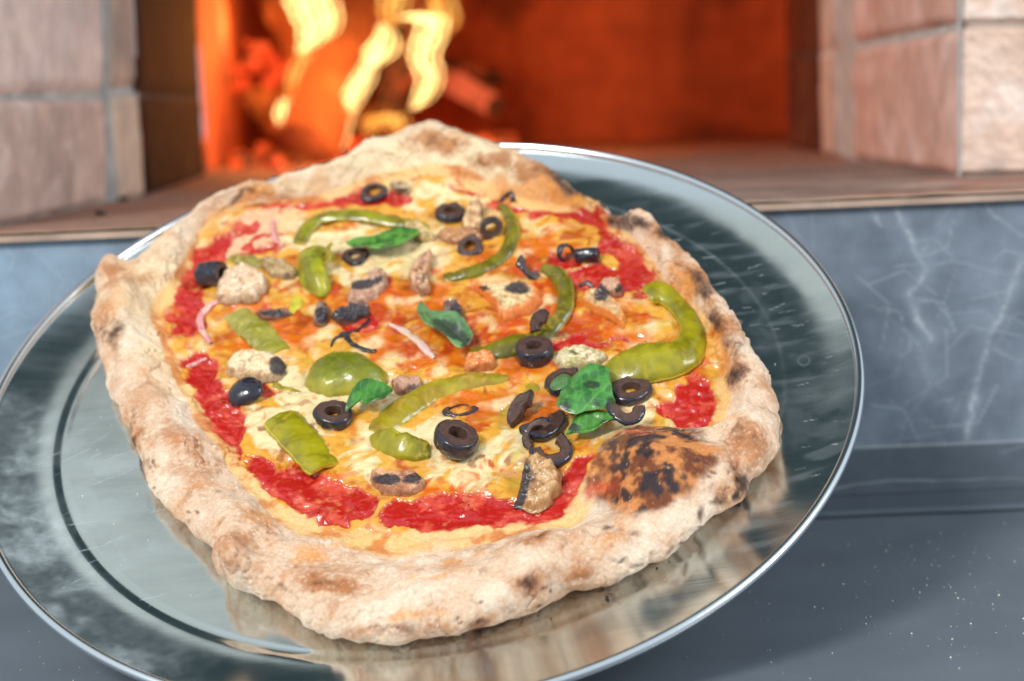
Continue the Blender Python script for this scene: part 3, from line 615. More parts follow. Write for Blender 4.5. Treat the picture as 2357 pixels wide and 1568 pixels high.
stain = ss(field([(1120,770,120,50),(850,690,90,40),(1260,620,70,60),(960,800,80,40),(700,660,60,30),(1330,760,80,50),(1080,880,80,30),(620,700,40,40),(900,730,100,30)])+.8*marb2-.3*marb, .62, 1.0)
chz = mix(chz, lin(190, 56, 12), stain*.7)
interior = mix(chz, red, smask)
# dough at the sauce edge: golden, oil soaked
rimn = fbm(P, 45, 4, 81)
gold = mix(lin(228, 180, 112), lin(200, 114, 34), ss(rimn+.5*marb2, -.1, .5))
# crust
c_f, c_t, c_k = lin(216, 184, 154), lin(190, 138, 98), lin(48, 38, 36)
fl = fbm(P, 32, 5, 91); fl2 = fbm(P, 420, 3, 95)
CR = mix(np.broadcast_to(c_f, P.shape), c_t, ss(fl+.30*fl2+.25*lump2, .0, .75)*.7)
CR = mix(CR, lin(232, 214, 190), ss(-fl+.3*fl2, .10, .6)*.6)
CR = mix(CR, lin(178, 122, 82), ss(fbm(P, 60, 3, 97)+.2*fl2, .25, .75)*.5)
CR = mix(CR, lin(136, 92, 62), ss(fbm(P, 110, 3, 99)+.5*fl, .62, 1.0)*.5)
creamy = field([(1000,365,240,60),(860,385,150,40),(1130,410,140,40),(700,425,60,14),(620,435,40,10),(400,700,60,120),(350,680,70,80),(380,820,50,50),(430,830,30,60),(1640,900,30,60)], hard=2)
CR = mix(CR, lin(232, 208, 166), creamy*(.72+.25*ss(-fl2-fl, -.3, .4)))
TAN = [(1010,325,70,18),(1125,370,60,26,10,.8),(1250,400,70,22,30),(1330,470,70,24,25),(1540,560,60,34,40),(1620,640,50,50,50),(1680,760,50,70,60,.9),(1690,850,40,60),(1740,1010,45,45),(400,1010,50,70,-30,.7),(440,1100,60,40,40,.6),(350,640,70,16,0,.6),(430,555,60,18,-30,.5),(560,1310,80,50,0,.7),(760,1340,70,22),
       (1215,1340,80,36,-25,.9),(900,1455,120,22,-5,.8),(1110,1440,60,20,-20,.8),(1420,1235,60,30,0,.6),(1640,1130,50,60,0,.7),(1560,1230,60,30,-40,.7),(1230,1245,40,16),(560,1220,60,24,30,.5),(330,1000,24,50,0,.8),(1010,1320,90,22,-15,.6),(270,770,40,55,0,.6),(250,640,26,26,0,.6),(700,830,10,10,0,0),(1320,1310,60,24,-20,.7),(650,1250,90,20,20,.4),(1080,1270,120,18,0,.5)]
tn = field(TAN)
CR = mix(CR, lin(172, 108, 60), ss(tn+.35*fl+.2*fl2, .22, .95)*.85)
CR = mix(CR, lin(206, 134, 70), ss(fbm(P, 42, 3, 131), .3, .75)*.35)
CR = mix(CR, lin(120, 76, 46), ss(tn*1.0+.9*pn(P, 190, 133), .95, 1.4)*.6)
GOL = [(1010,1315,80,14,-12),(1120,1275,60,12,-20,.8),(920,1425,90,22,-10),(1230,470,90,22,10),(1300,455,80,20,25),(560,465,70,18,-25),(500,520,30,50),(1650,820,50,150),(1560,680,40,60,50),(1690,960,30,50,0,.6),(1660,900,40,60),(900,1250,180,14),(600,1190,40,20,30,.7),(1180,440,90,30),(1350,470,60,14,25),(1540,620,40,30,40,.8),(1410,1240,90,40,-20,.7),(1590,720,30,50,50,.7),(720,1270,50,20)]
CR = mix(CR, lin(222, 142, 52), ss(field(GOL)+.35*fl+.2*marb2, .45, .95)*.6)
bubw = loc(1490, 1085, .02); 
BUBM = field([(1490,1075,150,105,-12)], hard=5)
bub = mix(np.broadcast_to(lin(200, 128, 70), P.shape), lin(112, 60, 34), ss(fbm(P, 90, 4, 101), -.45, .25))
BK = [(1430,1065,44,36,0,.95),(1500,1130,66,36,-20,.95),(1580,1095,20,34,0,.95),(1460,1010,50,16,-10,.8),(1400,1030,28,24,0,.8),(1490,1060,50,30,0,.75),(1560,1000,50,14,10,.8),(1440,1140,40,26,0,.8)]
bub = mix(bub, lin(46, 40, 44), ss(field(BK)+1.0*pn(P, 170, 105)+.25*fbm(P, 400, 2, 106), .45, .95)*.95)
bub = mix(bub, lin(205, 50, 30), field([(1460,985,26,8),(1372,1140,36,16,-35),(1345,1190,40,16,-50)])*.8)
bub = mix(bub, lin(236, 190, 140), ss(pn(P, 520, 109)+.0, .52, .75)*.5)
CR = mix(CR, bub, ss(BUBM+.2*fl+.1*wf, .22, .72))
crs = np.random.default_rng(5)
CHAR = [(1655,735,34,22,50,.9),(1690,800,20,30,10,.6),(1600,650,26,16,45,.8),(1040,318,30,7,5,.5),(235,760,12,30,0,.5),(300,960,14,30,20,.5),(1660,1150,14,26,30,.8),(1470,1300,30,8,-25,.6)]+[(1010+(690+110*crs.random())*math.cos(a_), 850+(520+70*crs.random())*math.sin(a_), crs.uniform(5, 15), crs.uniform(4, 9), crs.uniform(-60, 60), crs.uniform(.4, .8)) for a_ in crs.uniform(-.9, 3.3, 46)]+[(268,765,20,30,0,.85),(325,1012,12,22,0,1),(1703,1108,15,36,-8,1),(1695,1140,10,14,0,1),(1705,868,24,32,10,.85),(1652,752,24,26,0,.85),(1640,715,22,18,0,.7),(1612,668,24,20,0,.8),(1455,515,50,18,25,.9),(1420,515,18,14,0,1),(1525,548,26,14,30,.85),(1310,428,50,14,32,.85),(1350,455,36,10,30,.9),(1390,478,24,12,30,.9),(1270,405,26,10,30,.6),
        (1215,1335,26,16,-35,.8),(1250,1350,40,12,-20,.5),(1380,1366,36,6,-18,1),(1112,1438,22,11,-20,.75),(755,1338,30,10,-10,.6),(1235,1242,20,8,-20,.6),(1745,1005,20,26,0,.55),(1620,1190,12,20,20,.8),(1600,1235,22,6,-40,.8),(535,458,34,12,-30,.75),(575,447,24,7,0,.7),(512,495,12,8,0,.6),(700,470,24,7,10,.6),(672,455,20,6,10,.5),(925,1450,30,9,0,.5),(1550,1262,24,8,-40,.6),(1410,1225,20,9,0,.4),(272,632,8,14,0,.5),(340,1060,10,24,0,.6),(1030,300,14,6,0,.6),
        (1500,640,8,8,0,.9),(635,1150,20,8,20,.6),(1380,1215,18,10,0,.7),(1455,1225,20,9,0,.6)]
chf = field(CHAR)
CR = mix(CR, lin(118, 76, 50), ss(chf+.15*fl2, .18, .7)*.65)
CR = mix(CR, c_k, ss(chf+.15*fl2+.12*wf, .42, 1.0)*.92)
CR = mix(CR, lin(244, 236, 226), ss(pn(P, 900, 121), .42, .6)*.35*(1-chf)*(PY > 700)*(1-BUBM))
gb = np.concatenate([np.zeros((n1, NT)), np.repeat(ss(t, .48, .80), NT, 1), np.ones((n3, NT))])
CR = mix(CR, gold, ss(gb+.3*rimn, .35, .95)*(1-.9*ss(BUBM, .3, .6))*.85)
# how far inside: distance to the inner rim measured in metres
din = np.concatenate([np.full((n1, NT), -1.0), (Ri-RR[n1:n1+n2]), (Ri-RR[n1+n2:])])
edge = ss(din+.0035*rimn+.0016*marb2, -.0012, .0016)
edge2 = edge*(1-.0)
COLR = mix(CR, interior, edge2)
# a corner of dough at top left with sauce smears
tl = field([(610,520,90,40,-20),(560,560,60,30,-40)])
COLR = mix(COLR, mix(np.broadcast_to(lin(238, 196, 150), P.shape), red, ss(marb2+.4*marb, -.05, .18)), ss(tl, .4, .7)*.8)
wetv = .88-.58*ss(gb*.6+edge*.6, .4, 1.0)*(1-.5*BUBM); wetv = wetv+.10*marb2*edge; wetv = np.clip(wetv-.08+.08*smask*edge, .15, .9)
cls = np.zeros(P.shape[:2], int); cls[edge > .5] = 2; cls[(edge > .5) & (smask > .5)] = 1; cls[(edge <= .5) & (BUBM+.25*wf > .52)] = 3
P[..., 2] += edge*smask*(-.0006+.0003*ch2)+edge*(1-smask)*.0005
NN = normals(P)
pizza = empty('pizza', frame_at(PC[0], PC[1], 0)); tag(pizza, 'whole baked vegetable pizza with puffed charred crust on the metal tray', 'pizza')
Q = gridq(NR, NT); fc = cls.ravel()[Q[:, 0]]
M_crust = mat('crust', attr=True, wetattr=True, bump=.55, bscale=900, bdist=.0007, vary=.13, vscale=700, sss=.08, sssr=.002, spec=.35)
M_cheese = mat('cheese', attr=True, wetattr=True, bump=.12, bscale=330, bdist=.0006, vary=.05, vscale=260, coat=.5, sss=.18, sssr=.002, spec=.5)
M_sauce = mat('sauce', attr=True, wetattr=True, bump=.12, bscale=300, bdist=.0009, vary=.08, vscale=300, coat=.2, sss=.10, sssr=.002, spec=.55)
# centre fan
tip = len(P.reshape(-1, 3))
flatP = P.reshape(-1, 3)-np.array([PC[0], PC[1], 0]); flatN = NN.reshape(-1, 3); flatC = COLR.reshape(-1, 3); flatW = wetv.ravel()
from collections import deque
fg = fc.reshape(NR-1, NT).copy(); comp = np.zeros_like(fg); nc_ = 0; big = []
for a0 in zip(*np.nonzero(fg == 1)):
    if comp[a0]: continue
    nc_ += 1; comp[a0] = nc_; dq = deque([a0]); n_ = 0
    while dq:
        y_, x_ = dq.popleft(); n_ += 1
        for dy, dx in ((1, 0), (-1, 0), (0, 1), (0, -1), (1, 1), (1, -1), (-1, 1), (-1, -1)):
            y2, x2 = y_+dy, (x_+dx) % NT
            if 0 <= y2 < NR-1 and fg[y2, x2] == 1 and not comp[y2, x2]: comp[y2, x2] = nc_; dq.append((y2, x2))
    if n_ > 500: big.append(nc_)
comp = comp.ravel(); fc = np.where((fc == 1) & ~np.isin(comp, big), 2, fc)
pieces = [('crust', M_crust, fc == 0), ('melted_cheese', M_cheese, fc == 2), ('dough_bubble', M_crust, fc == 3)]+[('tomato_sauce', M_sauce, comp == b_) for b_ in big]
for nm, m, sel_ in pieces:
    q = Q[sel_]; used, inv = np.unique(q, return_inverse=True); inv = inv.reshape(q.shape)
    o = link(nm, mesh_np(nm, flatP[used], inv, flatC[used], flatW[used], flatN[used]), m, pizza)
    if nm == 'dough_bubble': o['label'] = 'blackened and browned dough bubble'
# height lookup
bu = np.linspace(PC[0]-.19, PC[0]+.19, 381); Hm = np.full((381, 381), 0.0)
sel = P[n1:].reshape(-1, 3); ii = np.clip(((sel[:, 0]-bu[0])/.001).round().astype(int), 0, 380); bv0 = PC[1]-.19; jj = np.clip(((sel[:, 1]-bv0)/.001).round().astype(int), 0, 380)
np.maximum.at(Hm, (ii, jj), sel[:, 2])
def surf(u, v):
    u = np.asarray(u, float); v = np.asarray(v, float); x = np.clip((u-bu[0])/.001, 1, 378); y = np.clip((v-bv0)/.001, 1, 378)
    i = x.astype(int); j = y.astype(int); fx, fy = x-i, y-j
    return Hm[i, j]*(1-fx)*(1-fy)+Hm[i+1, j]*fx*(1-fy)+Hm[i, j+1]*(1-fx)*fy+Hm[i+1, j+1]*fx*fy
def spot(px, py, h=.008):                                     # on the pizza's surface where the picture shows (px,py)
    for _ in range(3):
        q = loc(px, py, h); h = float(surf(*q))+.001
    return np.array([q[0], q[1], h-.001])

#TOPPINGS
# ------------------------------------------------------------------ toppings
def rotm(rx, ry, rz):
    a, b, c = map(math.radians, (rx, ry, rz))
    X = np.array([[1, 0, 0], [0, math.cos(a), -math.sin(a)], [0, math.sin(a), math.cos(a)]])
    Y = np.array([[math.cos(b), 0, math.sin(b)], [0, 1, 0], [-math.sin(b), 0, math.cos(b)]])
    Z = np.array([[math.cos(c), -math.sin(c), 0], [math.sin(c), math.cos(c), 0], [0, 0, 1]])
    return Y@X@Z
M_oskin = mat('olive_skin', base=tuple(lin(34, 32, 44)), rough=.28, vary=.35, vscale=260, bump=.25, bscale=420, bdist=.0004, coat=.5)
M_oflesh = mat('olive_flesh', base=tuple(lin(82, 58, 50)), rough=.5, vary=.22, vscale=330, bump=.4, bscale=600, bdist=.0004, spec=.4)
M_black = mat('charred_olive', base=tuple(lin(30, 28, 34)), rough=.35, vary=.5, vscale=400, bump=.8, bscale=500, bdist=.0008, coat=.3)
G_OL = 'black olive pieces on the pizza'
def olive(px, py, R, hole, h, rx, ry, label, a0=0, a1=360, sq=1.0, rz=0, sink=.25, wob=.07, seed=0, lift=0, domed=False):
    """a slice of olive: skin band outside, flesh faces and pit hole; rx > 0 leans its top towards the camera"""
    R *= KU; h *= KU; hole *= R
    c = spot(px, py); nA = 72; full = a1-a0 >= 359.9
    a = np.radians(np.linspace(a0, a1, nA, endpoint=not full)); RM = rotm(rx, ry, rz)
    wb = 1+wob*np.sin(2*a+seed)+.5*wob*np.sin(3*a+2*seed)
    def band(pr, wave=True):
        pr = np.array(pr); rr = pr[:, 0][:, None]*wb; v = np.stack([rr*np.cos(a), sq*rr*np.sin(a), pr[:, 1][:, None]+0*a], -1)
        v += (.0005*fbm(v+c, 260, 3, seed))[..., None]*np.array([1, 1, .6])
        return v
    b = .10*R
    if domed:                                                 # the rounded end of an olive
        q = np.linspace(0, np.pi/2, 22); skin = band([(R*math.cos(t), h*math.sin(t)) for t in q]+[(1e-5, h)][:0])
        q2 = [(R*1e-3+R*hole/R*.0+R*k, h*(1-k)*0) for k in (1.0,)]
        flesh = band([(R*1.0, 0), (R*.6, -.0005), (R*.02, -.0008)])
    else:
        q = np.linspace(-.5, .5, 13)
        skin = band([(R-b*1.2, -h/2)]+[(R-b*(2*abs(k))**3*.9+.03*R*(1-4*k*k), h*k) for k in q]+[(R-b*1.2, h/2)])
        fl = [(R-b*1.2, h/2), (R-b*2.2, h/2-.00005)]+[(R-(R-hole)*k-b, h/2-.0003*math.sin(k*6)) for k in (.35, .6, .8)]+[(hole+.0003, h/2-.0004), (hole, h/2-.0010), (hole*.95, 0), (hole, -h/2+.001), (hole+.0004, -h/2), (R-b*1.2, -h/2)]
        flesh = band(fl)
    pts = np.concatenate([skin.reshape(-1, 3), flesh.reshape(-1, 3)])@RM.T
    zb = -pts[:, 2].min()-min(sink*(pts[:, 2].max()-pts[:, 2].min()), .0022)*(lift == 0)+lift
    base = np.array([c[0], c[1], c[2]])
    e = empty('olive_slice', frame_at(*base)); tag(e, label, 'olive slice', G_OL)
    for nm, g, m in (('olive_skin', skin, M_oskin), ('olive_flesh', flesh, M_oflesh)):
        v = g.reshape(-1, 3)@RM.T+np.array([0, 0, zb]); qd = gridq(len(g), nA, full)
        if not full and nm == 'olive_flesh': pass
        tr = None
        if not full and nm == 'olive_flesh':                  # close the two cut ends
            ns_, nf = len(skin), len(flesh); sk = skin.reshape(-1, 3)@RM.T+np.array([0, 0, zb]); n0 = len(v)
            ends = []
            for col in (0, nA-1):
                loop = [v[i*nA+col] for i in range(nf)]+[sk[i*nA+col] for i in range(ns_)]; cc_ = np.mean(loop, 0)
                k0 = n0+sum(len(x) for x in ends); ends.append(np.array(loop+[cc_])); m_ = len(loop)
                t_ = [(k0+i, k0+(i+1) % m_, k0+m_) for i in range(m_)]; tr = (tr or [])+t_
            v = np.concatenate([v]+ends)
        link(nm, mesh_np(nm, v, qd, tris=tr), m, e)
    return e
olive(860, 446, 34, .58, 15, 14, 0, 'blue-black olive ring nearest the top crust, tilted and hollow', seed=1, sink=.15)
olive(1037, 493, 37, .42, 22, 4, 6, 'flat brown-faced olive ring in the upper middle beside a pale mushroom piece', seed=2)
olive(818, 590, 34, .45, 13, 4, -4, 'olive ring half hidden under the long upper basil leaf', seed=3)
olive(490, 646, 32, .5, 66, 20, 78, 'barrel-shaped black olive chunk lying on its side by the big pale mushroom', rz=10, sink=.45, seed=4, wob=.04)
olive(1082, 572, 33, .45, 16, 18, 0, 'olive ring below the mushroom slice, touching the upper right pepper arc', seed=5)
olive(1131, 534, 28, .5, 34, 70, 20, 'short black olive chunk tucked inside the upper right pepper arc', seed=6, sink=.4)
olive(1352, 594, 20, .5, 58, 10, 84, 'glossy purple-black olive chunk on its side on the right red sauce', rz=0, sink=.35, seed=7)
olive(1303, 592, 26, .75, 16, 45, 60, 'narrow black olive loop standing left of the glossy olive chunk', seed=8, sink=.3)
olive(1224, 622, 36, .5, 14, 20, 30, 'thin dark olive crescent above the tip of the long curved pepper', a0=150, a1=320, seed=9, sink=.2)
olive(1231, 818, 45, .42, 42, -6, 2, 'tall thick olive slice in the centre right with a torn flap', seed=10, sink=.30, wob=.03)
olive(1256, 800, 44, .25, 10, 30, -50, 'torn brown olive flap poking up from the tall olive slice', a0=30, a1=150, seed=11, sink=.0, lift=.007)
olive(1298, 880, 44, .50, 22, -2, 0, 'olive ring partly covered by the large basil leaf', seed=12, sink=.3)
olive(1452, 902, 46, .42, 24, -2, 4, 'brown olive half ring under the big hooked pepper, at the right', seed=13, sink=.3)
olive(566, 909, 42, .3, 26, 14, -14, 'rounded blue-black olive end on the left sauce', domed=True, seed=14, sink=.1)
olive(768, 960, 42, .42, 28, 2, 8, 'glossy olive ring with the tip of a basil leaf in its hole', seed=15, sink=.25)
olive(1052, 1026, 50, .40, 40, -2, 20, 'largest olive slice, tilted, front and centre on the cheese', seed=16, sink=.25, wob=.04)
olive(1268, 1040, 50, .48, 20, 8, 10, 'broken dark olive ring above the mushroom wedge near the burnt bubble', a0=-170, a1=60, seed=17, sink=.2)
olive(1240, 1020, 38, .55, 14, 20, -20, 'shrivelled black olive loop lying over the broken olive ring', a0=20, a1=230, seed=18, sink=.0, lift=.001)
olive(1246, 980, 54, .28, 22, 6, 14, 'curved brown olive half left of the lower basil leaf', a0=-150, a1=40, seed=19, sink=.15)
olive(1218, 962, 50, .25, 22, 14, -24, 'pointed brown olive wedge leaning on the olive half', a0=70, a1=210, seed=20, sink=.1)
olive(1058, 940, 38, .72, 8, 2, 0, 'thin olive sliver sunk in the cheese under the lower pepper loop', sq=.55, seed=21, sink=.7)
olive(1444, 976, 42, .38, 14, 14, 10, 'shrivelled purple-black olive scrap on the tip of the lower basil leaf', a0=170, a1=370, seed=22, sink=.0, lift=.006)

def outline(pts, n=120, h=.008):
    U_ = np.array([spot(*p)[:2] for p in pts]); k = len(U_); t = np.arange(k+1); q = np.linspace(0, k, n, endpoint=False); i = q.astype(int); f = (q-i)[:, None]
    g = lambda j: U_[j % k]
    p0, p1, p2, p3 = g(i-1), g(i), g(i+1), g(i+2)
    return .5*((2*p1)+(p2-p0)*f+(2*p0-5*p1+4*p2-p3)*f**2+(3*p1-p0-3*p2+p3)*f**3)
def slab_mesh(name, pts, thick, m, dome=0, lift=.0008, sink=.0008, rough=.0004, rsc=200, colf=None, tilt=None, fold=None, rim=0, seed=0, jg=.03, K_=26, pw=6, parent=None, centre=None, wavy=0, base=None, ctr=None, flat=.6):
    O = outline(pts); n = len(O); ce = np.mean(O, 0) if ctr is None else spot(*ctr)[:2]
    rho = np.linspace(0, 1, K_)**.8; uv = ce+(O-ce)[None]*rho[:, None, None]
    jag = 1+jg*fbm(np.concatenate([O, O[:, :1]*0], 1), 300, 3, seed)
    uv = ce+(O-ce)[None]*(rho[:, None]*(1+(jag[None]-1)*rho[:, None]))[..., None]
    R_ = rho[:, None]+0*uv[..., 0]; s0 = surf(uv[..., 0], uv[..., 1]); s1 = float(surf(*ce)); sb = flat*s1+(1-flat)*s0
    sb = np.maximum(sb, s0-.0004) if flat < 1 else sb
    P_ = np.concatenate([uv, 0*uv[..., :1]], -1)
    zt = thick*(1-R_**pw)+dome*(1-R_**2)+rim*np.exp(-((R_-.86)/.12)**2)+rough*fbm(P_, rsc, 4, seed)+wavy*pn(P_, 80, seed+2)
    if tilt: zt = zt+(uv[..., 0]-ce[0])*tilt[0]+(uv[..., 1]-ce[1])*tilt[1]
    if fold is not None:
        (fx0, fy0), (fx1, fy1), amt = fold; A_ = spot(fx0, fy0)[:2]; B_ = spot(fx1, fy1)[:2]; dd = (B_-A_)/np.linalg.norm(B_-A_)
        dist = np.abs((uv[..., 0]-A_[0])*dd[1]-(uv[..., 1]-A_[1])*dd[0]); zt = zt+amt*dist
    top = sb+lift+np.maximum(zt, -.0005); bot = np.minimum(sb-sink, top-.0005) if thick > .0012 else top-thick*.8-.0003
    if thick <= .0012: top[-1] = (top[-1]+bot[-1])/2; bot[-1] = top[-1]
    vt = np.concatenate([uv, top[..., None]], -1); vb = np.concatenate([uv, bot[..., None]], -1)[::-1]
    if thick > .0012: vb[0] = vb[0]
    v = np.concatenate([vt, vb]); b0 = np.array([ce[0], ce[1], s1]) if base is None else base
    cols = None
    if colf is not None: X, Y = proj(v); rr_ = np.concatenate([R_, R_[::-1]]); cols = colf(v, X, Y, rr_).reshape(-1, 3)
    o = link(name, mesh_np(name, v.reshape(-1, 3)-b0, gridq(len(v), n), cols), m, parent)
    if parent is None: o.matrix_world = frame_at(*b0)
    return o, b0
# ---- mushrooms
M_mush = mat('mushroom', attr=True, rough=.6, bump=.5, bscale=520, bdist=.0007, vary=.14, vscale=420, sss=.1)
M_mushw = mat('roasted_mushroom', attr=True, rough=.38, bump=.5, bscale=420, bdist=.0007, vary=.14, vscale=420, sss=.1, coat=.3)
def mcol(c0, c1, dark=(), rimc=None, seed=0, dc=(44, 38, 42)):
    def f(v, X, Y, rr_):
        n_ = fbm(v, 200, 4, seed); c = mix(np.broadcast_to(lin(*c0), v.shape), lin(*c1), ss(n_, -.1, .5))
        c = mix(c, lin(128, 78, 46), ss(fbm(v, 420, 3, seed+4), .25, .65)*.6)
        cr_ = np.abs(pn(v+.001*n_[..., None], 330, seed+8)); c = mix(c, lin(120, 74, 44), np.exp(-(cr_/.06)**2)*.55); c = mix(c, lin(110, 70, 44), ss(rr_, .8, 1.0)*.35*(rimc is None))
        if rimc: c = mix(c, lin(*rimc), ss(rr_, .66, .92)*.9)
        if dark: c = mix(c, lin(*dc), ss(field(dark, X+5*fbm(v, 500, 3, seed+7), Y+5*n_), .35, .6)*.95)
        return c
    return f
G_MU = 'mushroom pieces on the pizza'
def mush(pts, thick, label, dark=(), c0=(226, 196, 158), c1=(190, 150, 108), rimc=None, wet=False, seed=0, dc=(44, 38, 42), **k):
    m_ = M_mushw if wet else M_mush
    k.setdefault('pw', 12); thick = thick*.62+.0006
    o, _ = slab_mesh('mushroom_slice', pts, thick, m_, jg=.09, colf=mcol(c0, c1, dark, rimc, seed, dc), seed=seed, rough=k.pop('rough', .0009), rsc=320, **k)
    tag(o, label, 'mushroom', G_MU); return o
mush([(498,688),(508,655),(530,628),(560,620),(590,628),(615,645),(618,665),(600,680),(592,694),(560,696),(535,698)], .006, 'big pale dry mushroom cap at the left beside the olive barrel', c0=(236, 206, 172), c1=(212, 172, 132), dome=.0012, rough=.0014, seed=1)
mush([(524,862),(530,832),(552,820),(590,818),(622,822),(650,835),(655,856),(640,875),(600,880),(560,874)], .006, 'pale cream mushroom piece with a dark gilled right end, at the left', dark=[(645,842,24,24)], c0=(236, 210, 168), c1=(216, 178, 130), dome=.002, seed=2, )
mush([(802,686),(812,660),(835,652),(868,632),(888,634),(892,655),(870,680),(845,692),(820,696)], .005, 'mushroom slice with a black gilled top, left of centre above the charred bits', dark=[(832,655,34,12,-8),(870,646,14,7,-30)], c0=(208, 168, 138), c1=(176, 130, 104), tilt=(0, .25), seed=3)
mush([(948,660),(940,640),(950,615),(965,600),(980,592),(992,585),(998,600),(990,620),(985,645),(990,670),(975,680),(958,675)], .007, 'twisted shrivelled pale mushroom in the upper middle', c0=(216, 170, 130), c1=(150, 96, 62), dark=[(975,640,6,14,10,.6)], wet=True, rough=.0016, seed=4)
mush([(1062,522),(1075,500),(1092,482),(1105,478),(1112,490),(1110,515),(1112,535),(1090,540),(1068,538)], .006, 'upright tan mushroom piece right of the flat olive ring', c0=(226, 188, 138), c1=(180, 130, 88), dark=[(1130,490,24,14)], tilt=(0, .5), seed=5)
mush([(1005,545),(1020,532),(1060,528),(1110,530),(1118,548),(1080,556),(1040,560)], .003, 'flat glossy tan mushroom strip under the upright tan piece', c0=(196, 140, 92), c1=(160, 100, 60), wet=True, seed=6)
mush([(1094,662),(1120,660),(1150,656),(1185,654),(1222,660),(1244,672),(1246,694),(1225,715),(1190,728),(1162,736),(1145,725),(1140,708),(1120,690),(1108,678)], .0045, 'large mushroom slice with an orange cap rim and black gill spot, right of centre', dark=[(1190,664,30,14,5),(1115,664,20,6,10,.7)], c0=(236, 204, 150), c1=(206, 162, 104), rimc=(222, 112, 34), rim=.0012, seed=7)
mush([(1335,690),(1345,702),(1375,722),(1410,738),(1432,752),(1440,735),(1432,715),(1412,695),(1392,680),(1372,672),(1350,676)], .005, 'mushroom slice with a glossy orange cap edge, right of the long curved pepper', dark=[(1385,674,20,16,-40)], c0=(214, 172, 118), c1=(190, 142, 90), rimc=(226, 134, 52), rim=.001, wet=True, seed=8)
mush([(1378,676),(1384,658),(1400,652),(1418,654),(1430,662),(1432,676),(1415,682),(1396,690)], .007, 'small curled stem with dark gills on top of the orange-edged mushroom', dark=[(1386,672,13,22,-30),(1424,664,7,10)], c0=(206, 160, 128), c1=(140, 96, 72), rough=.0012, seed=9)
mush([(900,884),(918,876),(945,872),(968,876),(976,888),(962,900),(935,908),(912,904)], .005, 'small brown curled mushroom behind the lower pepper loop', dark=[(950,892,24,9,-10,.6)], c0=(198, 150, 122), c1=(112, 70, 54), wet=True, rough=.0013, seed=10)
mush([(852,1100),(862,1084),(885,1090),(915,1092),(945,1088),(966,1098),(978,1110),(965,1130),(930,1140),(895,1138),(868,1126)], .005, 'ragged mushroom piece with charred top near the front crust', dark=[(890,1104,32,13),(950,1102,22,11,-10)], c0=(214, 160, 120), c1=(176, 116, 80), rough=.0012, seed=11)
mush([(1185,1165),(1192,1140),(1200,1110),(1212,1080),(1232,1068),(1262,1078),(1285,1100),(1292,1130),(1268,1160),(1245,1178),(1215,1176)], .008, 'mushroom wedge with a black gilled left edge beside the burnt bubble', dark=[(1202,1124,14,60,12),(1226,1100,16,30,10,.55)], c0=(200, 158, 108), c1=(170, 122, 74), tilt=(.15, .25), wet=True, seed=12)
mush([(765,728),(785,712),(815,700),(838,696),(850,712),(842,728),(820,738),(795,746),(775,742)], .004, 'ragged blackened mushroom in the left middle', dark=[(805,720,44,20)], c0=(120, 80, 64), c1=(70, 50, 48), wet=True, rough=.0018, seed=13)
mush([(722,742),(728,715),(745,702),(758,715),(755,738),(740,752)], .005, 'small black gilled mushroom end left of the ragged blackened one', dark=[(742,724,16,20)], c0=(150, 120, 100), c1=(90, 70, 62), wet=True, rough=.0012, seed=14)
mush([(1024,745),(1022,715),(1032,700),(1052,702),(1066,722),(1066,750),(1048,756)], .006, 'wrinkled dark mushroom end above the folded basil leaf', dark=[(1048,725,16,30,0,.9)], c0=(120, 92, 86), c1=(74, 56, 56), wet=True, rough=.0016, seed=15)
mush([(1072,852),(1074,830),(1100,820),(1128,812),(1140,826),(1138,846),(1110,852)], .006, 'small orange mushroom stem block below the folded basil leaf', c0=(236, 150, 84), c1=(216, 118, 54), wet=True, seed=16)
mush([(1280,838),(1284,815),(1310,804),(1345,802),(1380,812),(1396,824),(1380,838),(1340,846),(1305,850)], .0035, 'mushroom under melted cheese between the tall olive slice and the hooked pepper', dark=[(1322,812,20,6,10,.6),(1370,818,16,5,0,.5)], c0=(226, 210, 166), c1=(186, 172, 112), wet=True, dome=.001, dc=(96, 92, 50), seed=17)
mush([(600,610),(625,600),(655,605),(682,622),(676,640),(650,640),(620,632)], .004, 'translucent grey-brown mushroom bit beside the short upper left pepper', c0=(190, 160, 110), c1=(130, 104, 76), dark=[(655,632,16,8,20,.5)], wet=True, rough=.0012, seed=18)
mush([(930,520),(955,512),(985,530),(1000,550),(975,556),(945,542)], .0035, 'cheesy mushroom scrap at the right end of the upper left pepper arc', c0=(220, 190, 130), c1=(176, 146, 92), wet=True, rough=.0012, seed=19)
mush([(898,425),(915,420),(940,424),(945,440),(915,446)], .003, 'tiny mushroom scrap against the top crust', dark=[(925,436,14,5)], c0=(196, 170, 130), c1=(140, 110, 84), seed=20)
mush([(590,720),(612,715),(655,712),(672,722),(640,732),(605,734)], .002, 'dark thin mushroom edge under the big pale cap', dark=[(630,722,34,7)], c0=(150, 96, 70), c1=(120, 80, 60), wet=True, seed=21)
